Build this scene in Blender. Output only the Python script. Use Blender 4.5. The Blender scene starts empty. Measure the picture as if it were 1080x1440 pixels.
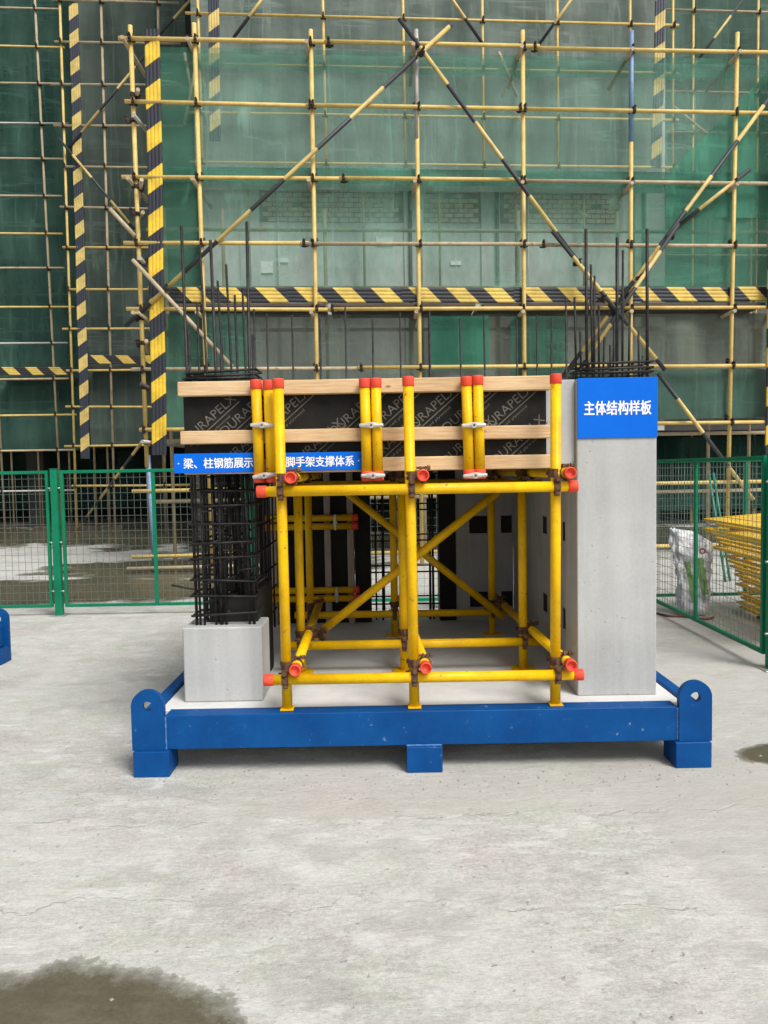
import bpy, bmesh, math, random
from mathutils import Vector, Matrix
random.seed(7)
R = math.radians
sc = bpy.context.scene

# ------------------------------------------------------------------ camera
FPX = 1081.0                                    # focal length in pixels of the 1080 x 1440 photograph
PITCH, ROLL = R(3.1), R(1.0)
CAM = Vector((0, 0, 1.4))
fw = Vector((0, math.cos(PITCH), -math.sin(PITCH)))
up0 = Vector((0, math.sin(PITCH), math.cos(PITCH)))
rt0 = Vector((1, 0, 0))
rt = rt0 * math.cos(ROLL) - up0 * math.sin(ROLL)
up = rt0 * math.sin(ROLL) + up0 * math.cos(ROLL)
cd = bpy.data.cameras.new('camera')
cam = bpy.data.objects.new('camera', cd)
sc.collection.objects.link(cam)
m = Matrix.Identity(4)
for i in range(3):
    m[i][0], m[i][1], m[i][2], m[i][3] = rt[i], up[i], -fw[i], CAM[i]
cam.matrix_world = m
cd.sensor_fit = 'VERTICAL'; cd.sensor_height = 36.0
cd.lens = 36.0 * FPX / 1440.0
cd.clip_start = 0.05; cd.clip_end = 400
sc.camera = cam

# ------------------------------------------------------------------ world, sun, exposure
SUN_EL, SUN_AZ = R(50), R(143)                  # bright overcast: sun high, behind the camera and to the right (azimuth from +Y, clockwise)
w = bpy.data.worlds.new('World'); sc.world = w; w.use_nodes = True
nt = w.node_tree; nt.nodes.clear()
sky = nt.nodes.new('ShaderNodeTexSky'); sky.sky_type = 'NISHITA'; sky.sun_disc = False
sky.sun_elevation = SUN_EL; sky.sun_rotation = SUN_AZ
sky.air_density = 1.0; sky.dust_density = 4.0; sky.ozone_density = 1.0
hs = nt.nodes.new('ShaderNodeHueSaturation'); hs.inputs['Saturation'].default_value = 0.22
bg = nt.nodes.new('ShaderNodeBackground'); bg.inputs['Strength'].default_value = 0.10
ow = nt.nodes.new('ShaderNodeOutputWorld')
nt.links.new(sky.outputs[0], hs.inputs['Color']); nt.links.new(hs.outputs[0], bg.inputs[0]); nt.links.new(bg.outputs[0], ow.inputs[0])
sd = bpy.data.lights.new('sun', 'SUN'); sd.energy = 2.2; sd.angle = R(24); sd.color = (1, .97, .92)
sun = bpy.data.objects.new('sun', sd); sc.collection.objects.link(sun)
dv = Vector((math.sin(SUN_AZ) * math.cos(SUN_EL), math.cos(SUN_AZ) * math.cos(SUN_EL), math.sin(SUN_EL)))
sun.rotation_euler = dv.to_track_quat('Z', 'Y').to_euler()
sun.location = (3, -6, 14)
sc.view_settings.view_transform = 'Standard'; sc.view_settings.look = 'None'
sc.view_settings.gamma = 1.0; sc.view_settings.use_curve_mapping = False
sc.view_settings.exposure = 0.50
sc.render.engine = 'CYCLES'
sc.cycles.transparent_max_bounces = 16
sc.cycles.max_bounces = 8

# ------------------------------------------------------------------ points from the photograph, on real planes
def ray(px, py):
    return fw + rt * ((px - 540) / FPX) + up * ((720 - py) / FPX)
def at(px, py, Y, k=0.0):                       # on the vertical plane  y = Y + k x
    d = ray(px, py); t = Y / (d.y - k * d.x)
    return CAM + d * t

# ------------------------------------------------------------------ materials
MATS = {}
def node_mat(name):
    mt = bpy.data.materials.new(name); mt.use_nodes = True
    n = mt.node_tree.nodes; n.clear()
    return mt, n, mt.node_tree.links
def new(n, t, **kw):
    x = n.new('ShaderNode' + t)
    for k, v in kw.items(): setattr(x, k, v)
    return x
def setv(x, **kw):
    for k, v in kw.items(): x.inputs[k.replace('_', ' ')].default_value = v
    return x
def noise(n, l, vec, scale, detail=4.0, rough=.55):
    t = new(n, 'TexNoise'); setv(t, Scale=scale, Detail=detail, Roughness=rough)
    l.new(vec, t.inputs['Vector']); return t.outputs['Fac']
def ramp(n, l, fac, stops):
    r = new(n, 'ValToRGB'); e = r.color_ramp.elements
    while len(e) < len(stops): e.new(.5)
    for q, (p, c) in zip(e, stops): q.position = p; q.color = c if len(c) == 4 else (*c, 1)
    l.new(fac, r.inputs[0]); return r.outputs[0]
def mathn(n, l, op, a, b=None):
    x = new(n, 'Math', operation=op)
    for i, v in enumerate((a, b)):
        if v is None: continue
        if isinstance(v, (int, float)): x.inputs[i].default_value = v
        else: l.new(v, x.inputs[i])
    return x.outputs[0]
def mixc(n, l, fac, a, b, mode='MIX'):
    x = new(n, 'Mix', data_type='RGBA', blend_type=mode)
    for i, v in ((0, fac), (6, a), (7, b)):
        if isinstance(v, (int, float)): x.inputs[i].default_value = v
        elif isinstance(v, tuple): x.inputs[i].default_value = (*v, 1) if len(v) == 3 else v
        else: l.new(v, x.inputs[i])
    return x.outputs[2]
def bump(n, l, h, strength, dist=.01):
    b = new(n, 'Bump'); setv(b, Strength=strength, Distance=dist); l.new(h, b.inputs['Height']); return b.outputs[0]
def coords(n, l, scale=None, which='Object'):
    tc = new(n, 'TexCoord'); o = tc.outputs[which]
    if scale is None: return o
    mp = new(n, 'Mapping'); mp.inputs['Scale'].default_value = scale; l.new(o, mp.inputs[0]); return mp.outputs[0]
def worldpos(n, l, scale=None):
    g = new(n, 'NewGeometry'); o = g.outputs['Position']
    if scale is None: return o
    mp = new(n, 'Mapping'); mp.inputs['Scale'].default_value = scale; l.new(o, mp.inputs[0]); return mp.outputs[0]

def surf(name, c1, c2, scale=8, rough=.6, metal=0.0, bstr=.15, bdist=.003, stretch=None, fine=60, chips=None, spec=.4, con=.18):
    """noise between two colours, a finer layer on top, a little relief; chips=(colour, amount) are worn spots"""
    if name in MATS: return MATS[name]
    mt, n, l = node_mat(name)
    v = worldpos(n, l, stretch)
    a = noise(n, l, v, scale, 6, .6); b = noise(n, l, v, fine, 3, .6)
    f = mathn(n, l, 'ADD', mathn(n, l, 'MULTIPLY', a, .75), mathn(n, l, 'MULTIPLY', b, .25))
    col = ramp(n, l, f, [(.5 - con, c1), (.5 + con, c2)])
    rsock = None
    if chips:
        ch = noise(n, l, worldpos(n, l), chips[2] if len(chips) > 2 else 22, 5, .7)
        msk = ramp(n, l, ch, [(chips[1], (0, 0, 0)), (chips[1] + .05, (1, 1, 1))])
        col = mixc(n, l, msk, col, chips[0])
    p = new(n, 'BsdfPrincipled'); l.new(col, p.inputs['Base Color'])
    setv(p, Roughness=rough, Metallic=metal); p.inputs['Specular IOR Level'].default_value = spec
    rr = mathn(n, l, 'ADD', mathn(n, l, 'MULTIPLY', b, .25), rough - .12); l.new(rr, p.inputs['Roughness'])
    if bstr: l.new(bump(n, l, f, bstr, bdist), p.inputs['Normal'])
    o = new(n, 'OutputMaterial'); l.new(p.outputs[0], o.inputs[0])
    MATS[name] = mt; return mt

def cast_mat(name, c1, c2):
    """cast concrete: cloudy tone, thin drip stains, air holes"""
    mt, n, l = node_mat(name)
    wp = worldpos(n, l)
    cl = noise(n, l, wp, 2.2, 6, .6); st = noise(n, l, worldpos(n, l, (1, 1, .06)), 16, 4, .6); fn = noise(n, l, wp, 60, 4, .65)
    col = ramp(n, l, cl, [(.38, c1), (.62, c2)])
    col = mixc(n, l, .20, col, ramp(n, l, st, [(.38, tuple(x * .74 for x in c1)), (.6, tuple(min(1, x * 1.12) for x in c2))]))
    col = mixc(n, l, .08, col, ramp(n, l, fn, [(.36, tuple(x * .6 for x in c1)), (.64, tuple(min(1, x * 1.25) for x in c2))]))
    vo = new(n, 'TexVoronoi'); vo.inputs['Scale'].default_value = 24; l.new(wp, vo.inputs['Vector'])
    gt = ramp(n, l, noise(n, l, wp, 5, 3, .5), [(.50, (0, 0, 0)), (.58, (1, 1, 1))])
    pit = mathn(n, l, 'MULTIPLY', ramp(n, l, vo.outputs['Distance'], [(.07, (1, 1, 1)), (.11, (0, 0, 0))]), gt)
    col = mixc(n, l, mathn(n, l, 'MULTIPLY', pit, .55), col, tuple(x * .35 for x in c1))
    p = new(n, 'BsdfPrincipled'); l.new(col, p.inputs['Base Color']); setv(p, Roughness=.82); p.inputs['Specular IOR Level'].default_value = .25
    h = mathn(n, l, 'SUBTRACT', mathn(n, l, 'ADD', mathn(n, l, 'MULTIPLY', cl, .4), mathn(n, l, 'MULTIPLY', fn, .10)), pit)
    l.new(bump(n, l, h, .35, .004), p.inputs['Normal'])
    o = new(n, 'OutputMaterial'); l.new(p.outputs[0], o.inputs[0]); MATS[name] = mt; return mt

def stripe_mat(name, axis, cross, slant, period, yel, blk, fade=True):
    """black and yellow paint bands along a local axis (0 x, 2 z), slanted over the cross axis"""
    if name in MATS: return MATS[name]
    mt, n, l = node_mat(name)
    s = new(n, 'SeparateXYZ'); l.new(coords(n, l), s.inputs[0])
    t = mathn(n, l, 'ADD', s.outputs[axis], mathn(n, l, 'MULTIPLY', s.outputs[cross], slant))
    t = mathn(n, l, 'FRACT', mathn(n, l, 'ADD', mathn(n, l, 'DIVIDE', t, period), 100.13))
    msk = mathn(n, l, 'GREATER_THAN', t, .5)
    wp = worldpos(n, l); d = noise(n, l, wp, 5, 6, .65); d2 = noise(n, l, wp, 40, 4, .6)
    yl = ramp(n, l, d, [(.3, tuple(x * .62 for x in yel)), (.62, yel)])
    bl = ramp(n, l, d2, [(.3, blk), (.75, tuple(x * 1.7 + .003 for x in blk))])
    col = mixc(n, l, msk, bl, yl)
    p = new(n, 'BsdfPrincipled'); l.new(col, p.inputs['Base Color']); setv(p, Roughness=.5)
    o = new(n, 'OutputMaterial'); l.new(p.outputs[0], o.inputs[0])
    MATS[name] = mt; return mt

def net_mat(name, c1, c2, cover, var=.18):
    """fine mesh netting: partly see-through cloth, light glows through it a little"""
    if name in MATS: return MATS[name]
    mt, n, l = node_mat(name)
    st = noise(n, l, worldpos(n, l, (1.6, 1.6, .22)), 1.4, 5, .6)
    bl = noise(n, l, worldpos(n, l), .55, 4, .6)
    f = mathn(n, l, 'ADD', mathn(n, l, 'MULTIPLY', st, .5), mathn(n, l, 'MULTIPLY', bl, .5))
    col = ramp(n, l, f, [(.40, c1), (.60, c2)])
    crease = None
    for stv, scl, wdt in (((1.9, 1.9, .22), 1.0, .030), ((.20, .20, 2.2), 1.1, .026)):
        rdg = mathn(n, l, 'ABSOLUTE', mathn(n, l, 'SUBTRACT', noise(n, l, worldpos(n, l, stv), scl, 3, .5), .5))
        k = ramp(n, l, rdg, [(0, (1, 1, 1)), (wdt, (0, 0, 0))])
        crease = k if crease is None else mathn(n, l, 'MAXIMUM', crease, k)
    gate = ramp(n, l, noise(n, l, worldpos(n, l), .8, 3, .5), [(.45, (0, 0, 0)), (.6, (1, 1, 1))])
    crease = mathn(n, l, 'MULTIPLY', crease, gate)
    sx = new(n, 'SeparateXYZ'); l.new(worldpos(n, l), sx.inputs[0])
    seam = mathn(n, l, 'LESS_THAN', mathn(n, l, 'FRACT', mathn(n, l, 'ADD', mathn(n, l, 'DIVIDE', mathn(n, l, 'ADD', sx.outputs[0], mathn(n, l, 'MULTIPLY', bl, .25)), 1.8), 50.3)), .018)
    crease = mathn(n, l, 'MAXIMUM', crease, mathn(n, l, 'MULTIPLY', seam, .6))
    col = mixc(n, l, mathn(n, l, 'MULTIPLY', crease, .30), col, tuple(min(1, x * 1.75) for x in c2))
    cv = mathn(n, l, 'ADD', mathn(n, l, 'MULTIPLY', mathn(n, l, 'SUBTRACT', f, .5), var * 4), mathn(n, l, 'ADD', mathn(n, l, 'MULTIPLY', crease, .10), cover))
    cv = mathn(n, l, 'MINIMUM', mathn(n, l, 'MAXIMUM', cv, .03), .985)
    fold = noise(n, l, worldpos(n, l, (2.2, 2.2, .35)), 2.2, 4, .6); fold2 = noise(n, l, worldpos(n, l, (.7, .7, 1.6)), 1.6, 4, .6)
    nb = bump(n, l, mathn(n, l, 'ADD', fold, fold2), .30, .12)
    df = new(n, 'BsdfDiffuse'); tl = new(n, 'BsdfTranslucent'); tr = new(n, 'BsdfTransparent')
    l.new(col, df.inputs[0]); l.new(col, tl.inputs[0]); l.new(nb, df.inputs['Normal'])
    m1 = new(n, 'MixShader'); m1.inputs[0].default_value = .25; l.new(df.outputs[0], m1.inputs[1]); l.new(tl.outputs[0], m1.inputs[2])
    m2 = new(n, 'MixShader'); l.new(cv, m2.inputs[0]); l.new(tr.outputs[0], m2.inputs[1]); l.new(m1.outputs[0], m2.inputs[2])
    o = new(n, 'OutputMaterial'); l.new(m2.outputs[0], o.inputs[0])
    MATS[name] = mt; return mt

def ground_mat():
    mt, n, l = node_mat('concrete_ground')
    wp = worldpos(n, l)
    big = noise(n, l, wp, .55, 5, .6); mid = noise(n, l, wp, 3.2, 6, .65); fin = noise(n, l, wp, 55, 5, .7)
    swirl = noise(n, l, worldpos(n, l, (1.0, 3.2, 1)), 7, 6, .7)
    mot = noise(n, l, worldpos(n, l, (1, 1.7, 1)), 9, 8, .72); pat = noise(n, l, wp, 1.4, 8, .68); grn = noise(n, l, wp, 150, 4, .75)
    scr = noise(n, l, worldpos(n, l, (1.0, 3.0, 1)), 4, 8, .74)
    base = ramp(n, l, pat, [(.39, (.330, .318, .290)), (.50, (.475, .468, .446)), (.60, (.620, .615, .600))])
    base = mixc(n, l, .5, base, ramp(n, l, mot, [(.40, (.290, .280, .258)), (.5, (.480, .472, .450)), (.59, (.690, .682, .660))]))
    base = mixc(n, l, .28, base, ramp(n, l, scr, [(.40, (.28, .275, .26)), (.5, (.50, .49, .47)), (.59, (.73, .72, .705))]))
    base = mixc(n, l, .25, base, ramp(n, l, big, [(.3, (.37, .365, .345)), (.7, (.60, .592, .575))]))
    base = mixc(n, l, .28, base, ramp(n, l, fin, [(.36, (.20, .192, .175)), (.5, (.50, .49, .47)), (.63, (.80, .79, .77))]))
    base = mixc(n, l, .18, base, ramp(n, l, grn, [(.37, (.16, .155, .14)), (.5, (.50, .49, .47)), (.62, (.85, .84, .82))]))
    tint = ramp(n, l, noise(n, l, wp, 2.1, 5, .65), [(.40, (.95, 1.0, .91)), (.5, (1, 1, 1)), (.60, (1.0, .95, .935))])
    base = mixc(n, l, .6, base, tint, 'MULTIPLY')
    pale = ramp(n, l, noise(n, l, worldpos(n, l, (1, 1.2, 1)), 1.1, 6, .62), [(.46, (0, 0, 0)), (.56, (1, 1, 1))])
    base = mixc(n, l, mathn(n, l, 'MULTIPLY', pale, .30), base, (.62, .615, .60))
    blot = ramp(n, l, noise(n, l, worldpos(n, l, (1, 1.3, 1)), 2.6, 7, .66), [(.52, (0, 0, 0)), (.60, (1, 1, 1))])
    base = mixc(n, l, mathn(n, l, 'MULTIPLY', blot, .36), base, (.33, .325, .305))
    chalk = ramp(n, l, noise(n, l, worldpos(n, l, (1, 1.6, 1)), 4.4, 8, .72), [(.54, (0, 0, 0)), (.62, (1, 1, 1))])
    base = mixc(n, l, mathn(n, l, 'MULTIPLY', chalk, .55), base, (.66, .66, .65))
    base = mixc(n, l, 1.0, base, (.915, .918, .902), 'MULTIPLY')
    # pits and specks
    pit = ramp(n, l, noise(n, l, wp, 26, 3, .5), [(.27, (1, 1, 1)), (.315, (0, 0, 0))])
    base = mixc(n, l, mathn(n, l, 'MULTIPLY', pit, .35), base, (.22, .21, .195))
    # pour seams: thin wandering dark lines
    sv = new(n, 'SeparateXYZ'); l.new(wp, sv.inputs[0])
    wob = mathn(n, l, 'MULTIPLY', mathn(n, l, 'SUBTRACT', noise(n, l, wp, 2.2, 6, .6), .5), .55)
    seam = None
    for (ax, pos, slope, wd) in ((1, 3.04, -.015, .004), (1, 2.40, .03, .0035), (1, 6.9, .02, .012)):
        t = mathn(n, l, 'ADD', mathn(n, l, 'ADD', sv.outputs[ax], wob), mathn(n, l, 'MULTIPLY', sv.outputs[1 - ax], slope))
        dd = mathn(n, l, 'ABSOLUTE', mathn(n, l, 'SUBTRACT', t, pos))
        k = ramp(n, l, mathn(n, l, 'DIVIDE', dd, wd * 3), [(.0, (1, 1, 1)), (1.0, (0, 0, 0))])
        seam = k if seam is None else mathn(n, l, 'MAXIMUM', seam, k)
    brk = ramp(n, l, noise(n, l, wp, 6, 4, .6), [(.42, (0, 0, 0)), (.6, (1, 1, 1))])
    sm = mathn(n, l, 'MULTIPLY', mathn(n, l, 'MULTIPLY', seam, brk), .42)
    base = mixc(n, l, sm, base, (.27, .255, .235))
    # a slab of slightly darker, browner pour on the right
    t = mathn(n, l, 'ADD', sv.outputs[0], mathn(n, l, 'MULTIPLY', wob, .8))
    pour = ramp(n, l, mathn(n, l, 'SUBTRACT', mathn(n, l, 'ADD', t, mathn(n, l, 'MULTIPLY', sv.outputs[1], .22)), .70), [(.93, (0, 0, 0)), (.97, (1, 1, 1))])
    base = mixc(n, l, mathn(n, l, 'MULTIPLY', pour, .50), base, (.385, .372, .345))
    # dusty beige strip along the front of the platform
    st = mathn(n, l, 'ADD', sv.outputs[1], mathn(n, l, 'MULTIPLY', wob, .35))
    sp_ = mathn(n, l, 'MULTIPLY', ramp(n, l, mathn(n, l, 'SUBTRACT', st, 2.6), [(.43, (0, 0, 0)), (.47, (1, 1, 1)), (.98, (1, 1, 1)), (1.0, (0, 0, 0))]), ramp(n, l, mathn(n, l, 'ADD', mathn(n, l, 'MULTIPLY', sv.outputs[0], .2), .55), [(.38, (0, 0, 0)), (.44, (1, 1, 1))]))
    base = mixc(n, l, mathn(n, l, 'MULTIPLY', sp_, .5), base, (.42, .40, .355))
    # standing wet
    wet = None
    ed = mathn(n, l, 'MULTIPLY', mathn(n, l, 'SUBTRACT', noise(n, l, wp, 5, 9, .75), .5), .60)
    ed2 = mathn(n, l, 'MULTIPLY', mathn(n, l, 'SUBTRACT', noise(n, l, wp, .9, 5, .6), .5), 1.3)
    for (cx, cy, rx, ry, e) in ((-.93, 1.69, .66, .45, ed), (2.02, 3.62, .36, .17, ed), (-3.9, 9.35, 3.0, 1.05, ed2), (-2.4, 11.6, 2.6, 1.5, ed2),
                                (-7.0, 18.2, 9.5, 2.9, ed2), (3.0, 15.5, 9.0, 2.6, ed2)):
        mp = new(n, 'Mapping'); mp.inputs['Location'].default_value = (-cx / rx, -cy / ry, 0); mp.inputs['Scale'].default_value = (1 / rx, 1 / ry, 0)
        l.new(wp, mp.inputs[0])
        ln = new(n, 'VectorMath', operation='LENGTH'); l.new(mp.outputs[0], ln.inputs[0])
        q = mathn(n, l, 'ADD', ln.outputs['Value'], e)
        k = ramp(n, l, q, [(.84, (1, 1, 1)), (.94, (.72, .72, .72)), (1.0, (.35, .35, .35)), (1.08, (0, 0, 0))])
        wet = k if wet is None else mathn(n, l, 'MAXIMUM', wet, k)
    wc = mixc(n, l, 1.0, base, (.235, .217, .160), 'MULTIPLY')
    col = mixc(n, l, wet, base, wc)
    p = new(n, 'BsdfPrincipled'); l.new(col, p.inputs['Base Color']); p.inputs['Specular IOR Level'].default_value = .3
    rg = mathn(n, l, 'SUBTRACT', .9, mathn(n, l, 'MULTIPLY', wet, .72)); l.new(rg, p.inputs['Roughness'])
    h = mathn(n, l, 'ADD', mathn(n, l, 'MULTIPLY', swirl, .6), mathn(n, l, 'ADD', mathn(n, l, 'MULTIPLY', fin, .35), mathn(n, l, 'MULTIPLY', mid, .8)))
    h = mathn(n, l, 'ADD', mathn(n, l, 'MULTIPLY', h, .6), mathn(n, l, 'ADD', mathn(n, l, 'MULTIPLY', mot, .9), mathn(n, l, 'MULTIPLY', scr, .5)))
    h = mathn(n, l, 'SUBTRACT', h, mathn(n, l, 'MULTIPLY', sm, .9))
    h = mathn(n, l, 'SUBTRACT', h, mathn(n, l, 'MULTIPLY', pit, .35))
    b = new(n, 'Bump'); setv(b, Distance=.012); l.new(h, b.inputs['Height'])
    l.new(mathn(n, l, 'SUBTRACT', .75, mathn(n, l, 'MULTIPLY', wet, .6)), b.inputs['Strength'])
    l.new(b.outputs[0], p.inputs['Normal'])
    o = new(n, 'OutputMaterial'); l.new(p.outputs[0], o.inputs[0])
    return mt

YEL = surf('yellow_paint', (.66, .37, .002), (.84, .51, .003), 9, .42, 0, .12, .002, fine=80, chips=((.30, .17, .035), .635, 26), spec=.25, con=.13)
REDCAP = surf('red_plastic', (.66, .065, .035), (.80, .095, .050), 14, .5, spec=.2)
RUST = surf('rusty_iron', (.060, .032, .020), (.22, .115, .066), 40, .75, .3, .5, .003)
WINGN = surf('cast_zinc', (.42, .41, .37), (.62, .60, .55), 30, .5, .4, .2)
BLUE = surf('blue_paint', (.0012, .050, .195), (.0025, .072, .255), 5, .5, 0, .1, .002, fine=70, chips=((.15, .21, .31), .645, 20), spec=.15, con=.14)
WELD = surf('weld_bead', (.02, .10, .30), (.10, .22, .45), 60, .4, 0, .6, .004)
CONC = cast_mat('smooth_concrete', (.375, .383, .380), (.45, .456, .452))
CONCD = cast_mat('rough_concrete', (.31, .315, .31), (.43, .435, .425))
FLOORC = surf('screed', (.50, .50, .49), (.66, .66, .645), 4, .85, 0, .3, .004, fine=50)
PINE = None
BLK = surf('flat_black', (.008, .008, .008), (.018, .018, .018), 10, .8)
PLY = surf('black_film_plywood', (.008, .008, .0075), (.021, .020, .018), 4, .5, 0, .08, .002, fine=25, spec=.12)
PRINT = surf('olive_print', (.075, .071, .058), (.17, .16, .13), 22, .6, fine=90)
SIGNB = surf('sign_blue', (.001, .115, .60), (.002, .140, .68), 2, .5, 0, 0, spec=.12)
SIGNW = surf('sign_white', (.78, .78, .78), (.84, .84, .84), 4, .5, 0, 0)
REBAR = surf('dark_rebar', (.012, .012, .013), (.050, .047, .045), 30, .55, .5, .4, .003)
GREEN = surf('green_paint', (.003, .145, .070), (.007, .205, .100), 5, .45, 0, .08, .002, fine=60, spec=.18)
GWIRE = surf('green_wire', (.085, .135, .11), (.15, .20, .17), 20, .5)
GALV = surf('galvanised', (.42, .43, .43), (.60, .61, .61), 20, .45, .7)
SCYEL = surf('faded_yellow_tube', (.47, .325, .090), (.70, .52, .180), 5, .55, 0, .15, .002, fine=40, chips=((.20, .14, .08), .66, 12))
SCPALE = surf('weathered_tube', (.30, .24, .155), (.50, .41, .265), 5, .6, 0, .15, .002, fine=40, chips=((.12, .08, .055), .62, 12))
SCGREY = surf('grey_steel_tube', (.30, .29, .27), (.48, .46, .43), 8, .5, .3)
SCBLUE = surf('pale_blue_tube', (.12, .20, .34), (.20, .30, .46), 8, .5, .1)
COUP = surf('dark_coupler', (.018, .013, .011), (.06, .042, .034), 40, .7, .3, .4)
PLANK = surf('brown_plank', (.045, .034, .028), (.11, .085, .07), 8, .8, 0, .3, stretch=(.2, 1, 1))
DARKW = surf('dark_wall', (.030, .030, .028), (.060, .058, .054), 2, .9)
WALLC = surf('facade_concrete', (.27, .29, .28), (.50, .52, .50), .8, .85, 0, .2, stretch=(1, 1, .45), fine=9, con=.11)
BRICK = surf('pale_brick', (.30, .235, .185), (.50, .415, .345), 9, .9, 0, .3)
MORTAR = surf('mortar', (.12, .105, .085), (.20, .18, .15), 8, .9)
PLATE = surf('white_plate', (.62, .64, .62), (.74, .76, .74), 8, .6)
YPANEL = surf('yellow_mesh_panel', (.54, .33, .014), (.76, .49, .022), 7, .5, 0, .1, chips=((.22, .12, .03), .62, 18))
HOSE = surf('red_brown_hose', (.13, .035, .03), (.20, .06, .05), 10, .5)
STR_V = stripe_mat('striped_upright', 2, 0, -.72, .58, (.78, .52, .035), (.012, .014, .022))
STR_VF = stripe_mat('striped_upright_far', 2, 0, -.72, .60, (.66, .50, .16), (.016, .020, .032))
STR_H = stripe_mat('striped_rail', 0, 2, 1.0, .55, (.70, .50, .10), (.012, .013, .018))
STR_P = stripe_mat('striped_tube', 2, 0, 0, 1.28, (.62, .46, .16), (.022, .024, .028))

def wood_mat():
    mt, n, l = node_mat('pine_timber')
    g = noise(n, l, worldpos(n, l, (1.2, 9, 26)), 5, 6, .65)
    big = noise(n, l, worldpos(n, l, (1, 1, 1)), 2.2, 3, .5)
    col = ramp(n, l, g, [(.36, (.40, .235, .11)), (.5, (.60, .40, .205)), (.63, (.72, .52, .30))])
    col = mixc(n, l, .45, col, ramp(n, l, big, [(.38, (.46, .29, .15)), (.62, (.74, .54, .32))]))
    vo = new(n, 'TexVoronoi'); vo.inputs['Scale'].default_value = 5.5; l.new(worldpos(n, l, (1, 1, 2.0)), vo.inputs['Vector'])
    kn = ramp(n, l, vo.outputs['Distance'], [(.05, (1, 1, 1)), (.10, (0, 0, 0))])
    col = mixc(n, l, mathn(n, l, 'MULTIPLY', kn, .75), col, (.16, .075, .03))
    p = new(n, 'BsdfPrincipled'); l.new(col, p.inputs['Base Color']); setv(p, Roughness=.72)
    l.new(bump(n, l, g, .35, .003), p.inputs['Normal'])
    o = new(n, 'OutputMaterial'); l.new(p.outputs[0], o.inputs[0]); return mt
PINE = wood_mat()

# ------------------------------------------------------------------ object helpers
W = {}
COL = sc.collection
def put(name, me, M, mat=None, parent=None, label=None):
    o = bpy.data.objects.new(name, me); COL.objects.link(o)
    if mat and not me.materials: me.materials.append(mat)
    elif mat and me.materials[0] is not mat:
        me = me.copy(); me.materials[0] = mat; o.data = me
    M = M.copy()
    if parent is not None:
        o.parent = parent; o.matrix_parent_inverse = W[parent].inverted()
    o.matrix_basis = M; W[o] = M
    if label: o['label'] = label
    return o
def thing(name, loc, label, cat, group=None):
    o = bpy.data.objects.new(name, None); COL.objects.link(o); o.empty_display_size = .1
    o.location = loc; W[o] = Matrix.Translation(Vector(loc))
    tag(o, label, cat, group); return o
def tag(o, label, cat, group=None):
    o['label'] = label; o['category'] = cat
    if group: o['group'] = group
    return o
def mesh(vs, fs, smooth=False, name='mesh'):
    me = bpy.data.meshes.new(name); me.from_pydata([tuple(v) for v in vs], [], fs); me.update()
    if smooth:
        for p in me.polygons: p.use_smooth = True
    return me
def from_bm(bm, smooth=False, angle=None):
    bmesh.ops.recalc_face_normals(bm, faces=bm.faces)
    me = bpy.data.meshes.new('mesh'); bm.to_mesh(me); bm.free()
    if smooth:
        for p in me.polygons: p.use_smooth = True
    return me
def bm_box(bm, lo, hi, k=0.0):
    lo, hi = Vector(lo), Vector(hi)
    vs = [bm.verts.new((x, y + k * x, z)) for x in (lo.x, hi.x) for y in (lo.y, hi.y) for z in (lo.z, hi.z)]
    for f in ((0, 1, 3, 2), (4, 6, 7, 5), (0, 4, 5, 1), (2, 3, 7, 6), (0, 2, 6, 4), (1, 5, 7, 3)):
        bm.faces.new([vs[i] for i in f])
    return vs
BOXC = {}
def box(name, lo, hi, mat, parent=None, bev=.003, label=None, rz=0.0):
    lo, hi = Vector(lo), Vector(hi); c = (lo + hi) / 2; h = (hi - lo) / 2
    key = (tuple(round(x, 4) for x in h), bev, mat.name)
    me = BOXC.get(key)
    if me is None:
        bm = bmesh.new(); bm_box(bm, -h, h)
        if bev: bmesh.ops.bevel(bm, geom=list(bm.edges), offset=min(bev, min(h) * .8), segments=1, affect='EDGES')
        me = from_bm(bm); BOXC[key] = me
    return put(name, me, Matrix.Translation(c) @ Matrix.Rotation(rz, 4, 'Z'), mat, parent, label)
TUBEC = {}
def tube_mesh(r, L, seg=12):
    key = (round(r, 4), round(L, 3), seg)
    if key in TUBEC: return TUBEC[key]
    vs, fs = [], []
    for z in (0, L):
        for i in range(seg):
            a = 2 * math.pi * i / seg; vs.append((r * math.cos(a), r * math.sin(a), z))
    for i in range(seg): fs.append((i, (i + 1) % seg, seg + (i + 1) % seg, seg + i))
    fs.append(tuple(reversed(range(seg)))); fs.append(tuple(range(seg, 2 * seg)))
    me = mesh(vs, fs)
    for p in list(me.polygons)[:seg]: p.use_smooth = True
    TUBEC[key] = me; return me
def axis_matrix(p0, p1):
    d = (p1 - p0).normalized()
    return Matrix.Translation(p0) @ d.to_track_quat('Z', 'Y').to_matrix().to_4x4()
TUBEM = {}
def tube(name, p0, p1, r, mat, parent=None, seg=12, label=None):
    p0, p1 = Vector(p0), Vector(p1)
    me = tube_mesh(r, (p1 - p0).length, seg)
    key = (me.name, mat.name)
    if key not in TUBEM:
        if me.materials: me = me.copy(); me.materials.clear()
        me.materials.append(mat); TUBEM[key] = me
    return put(name, TUBEM[key], axis_matrix(p0, p1), mat, parent, label)
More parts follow.
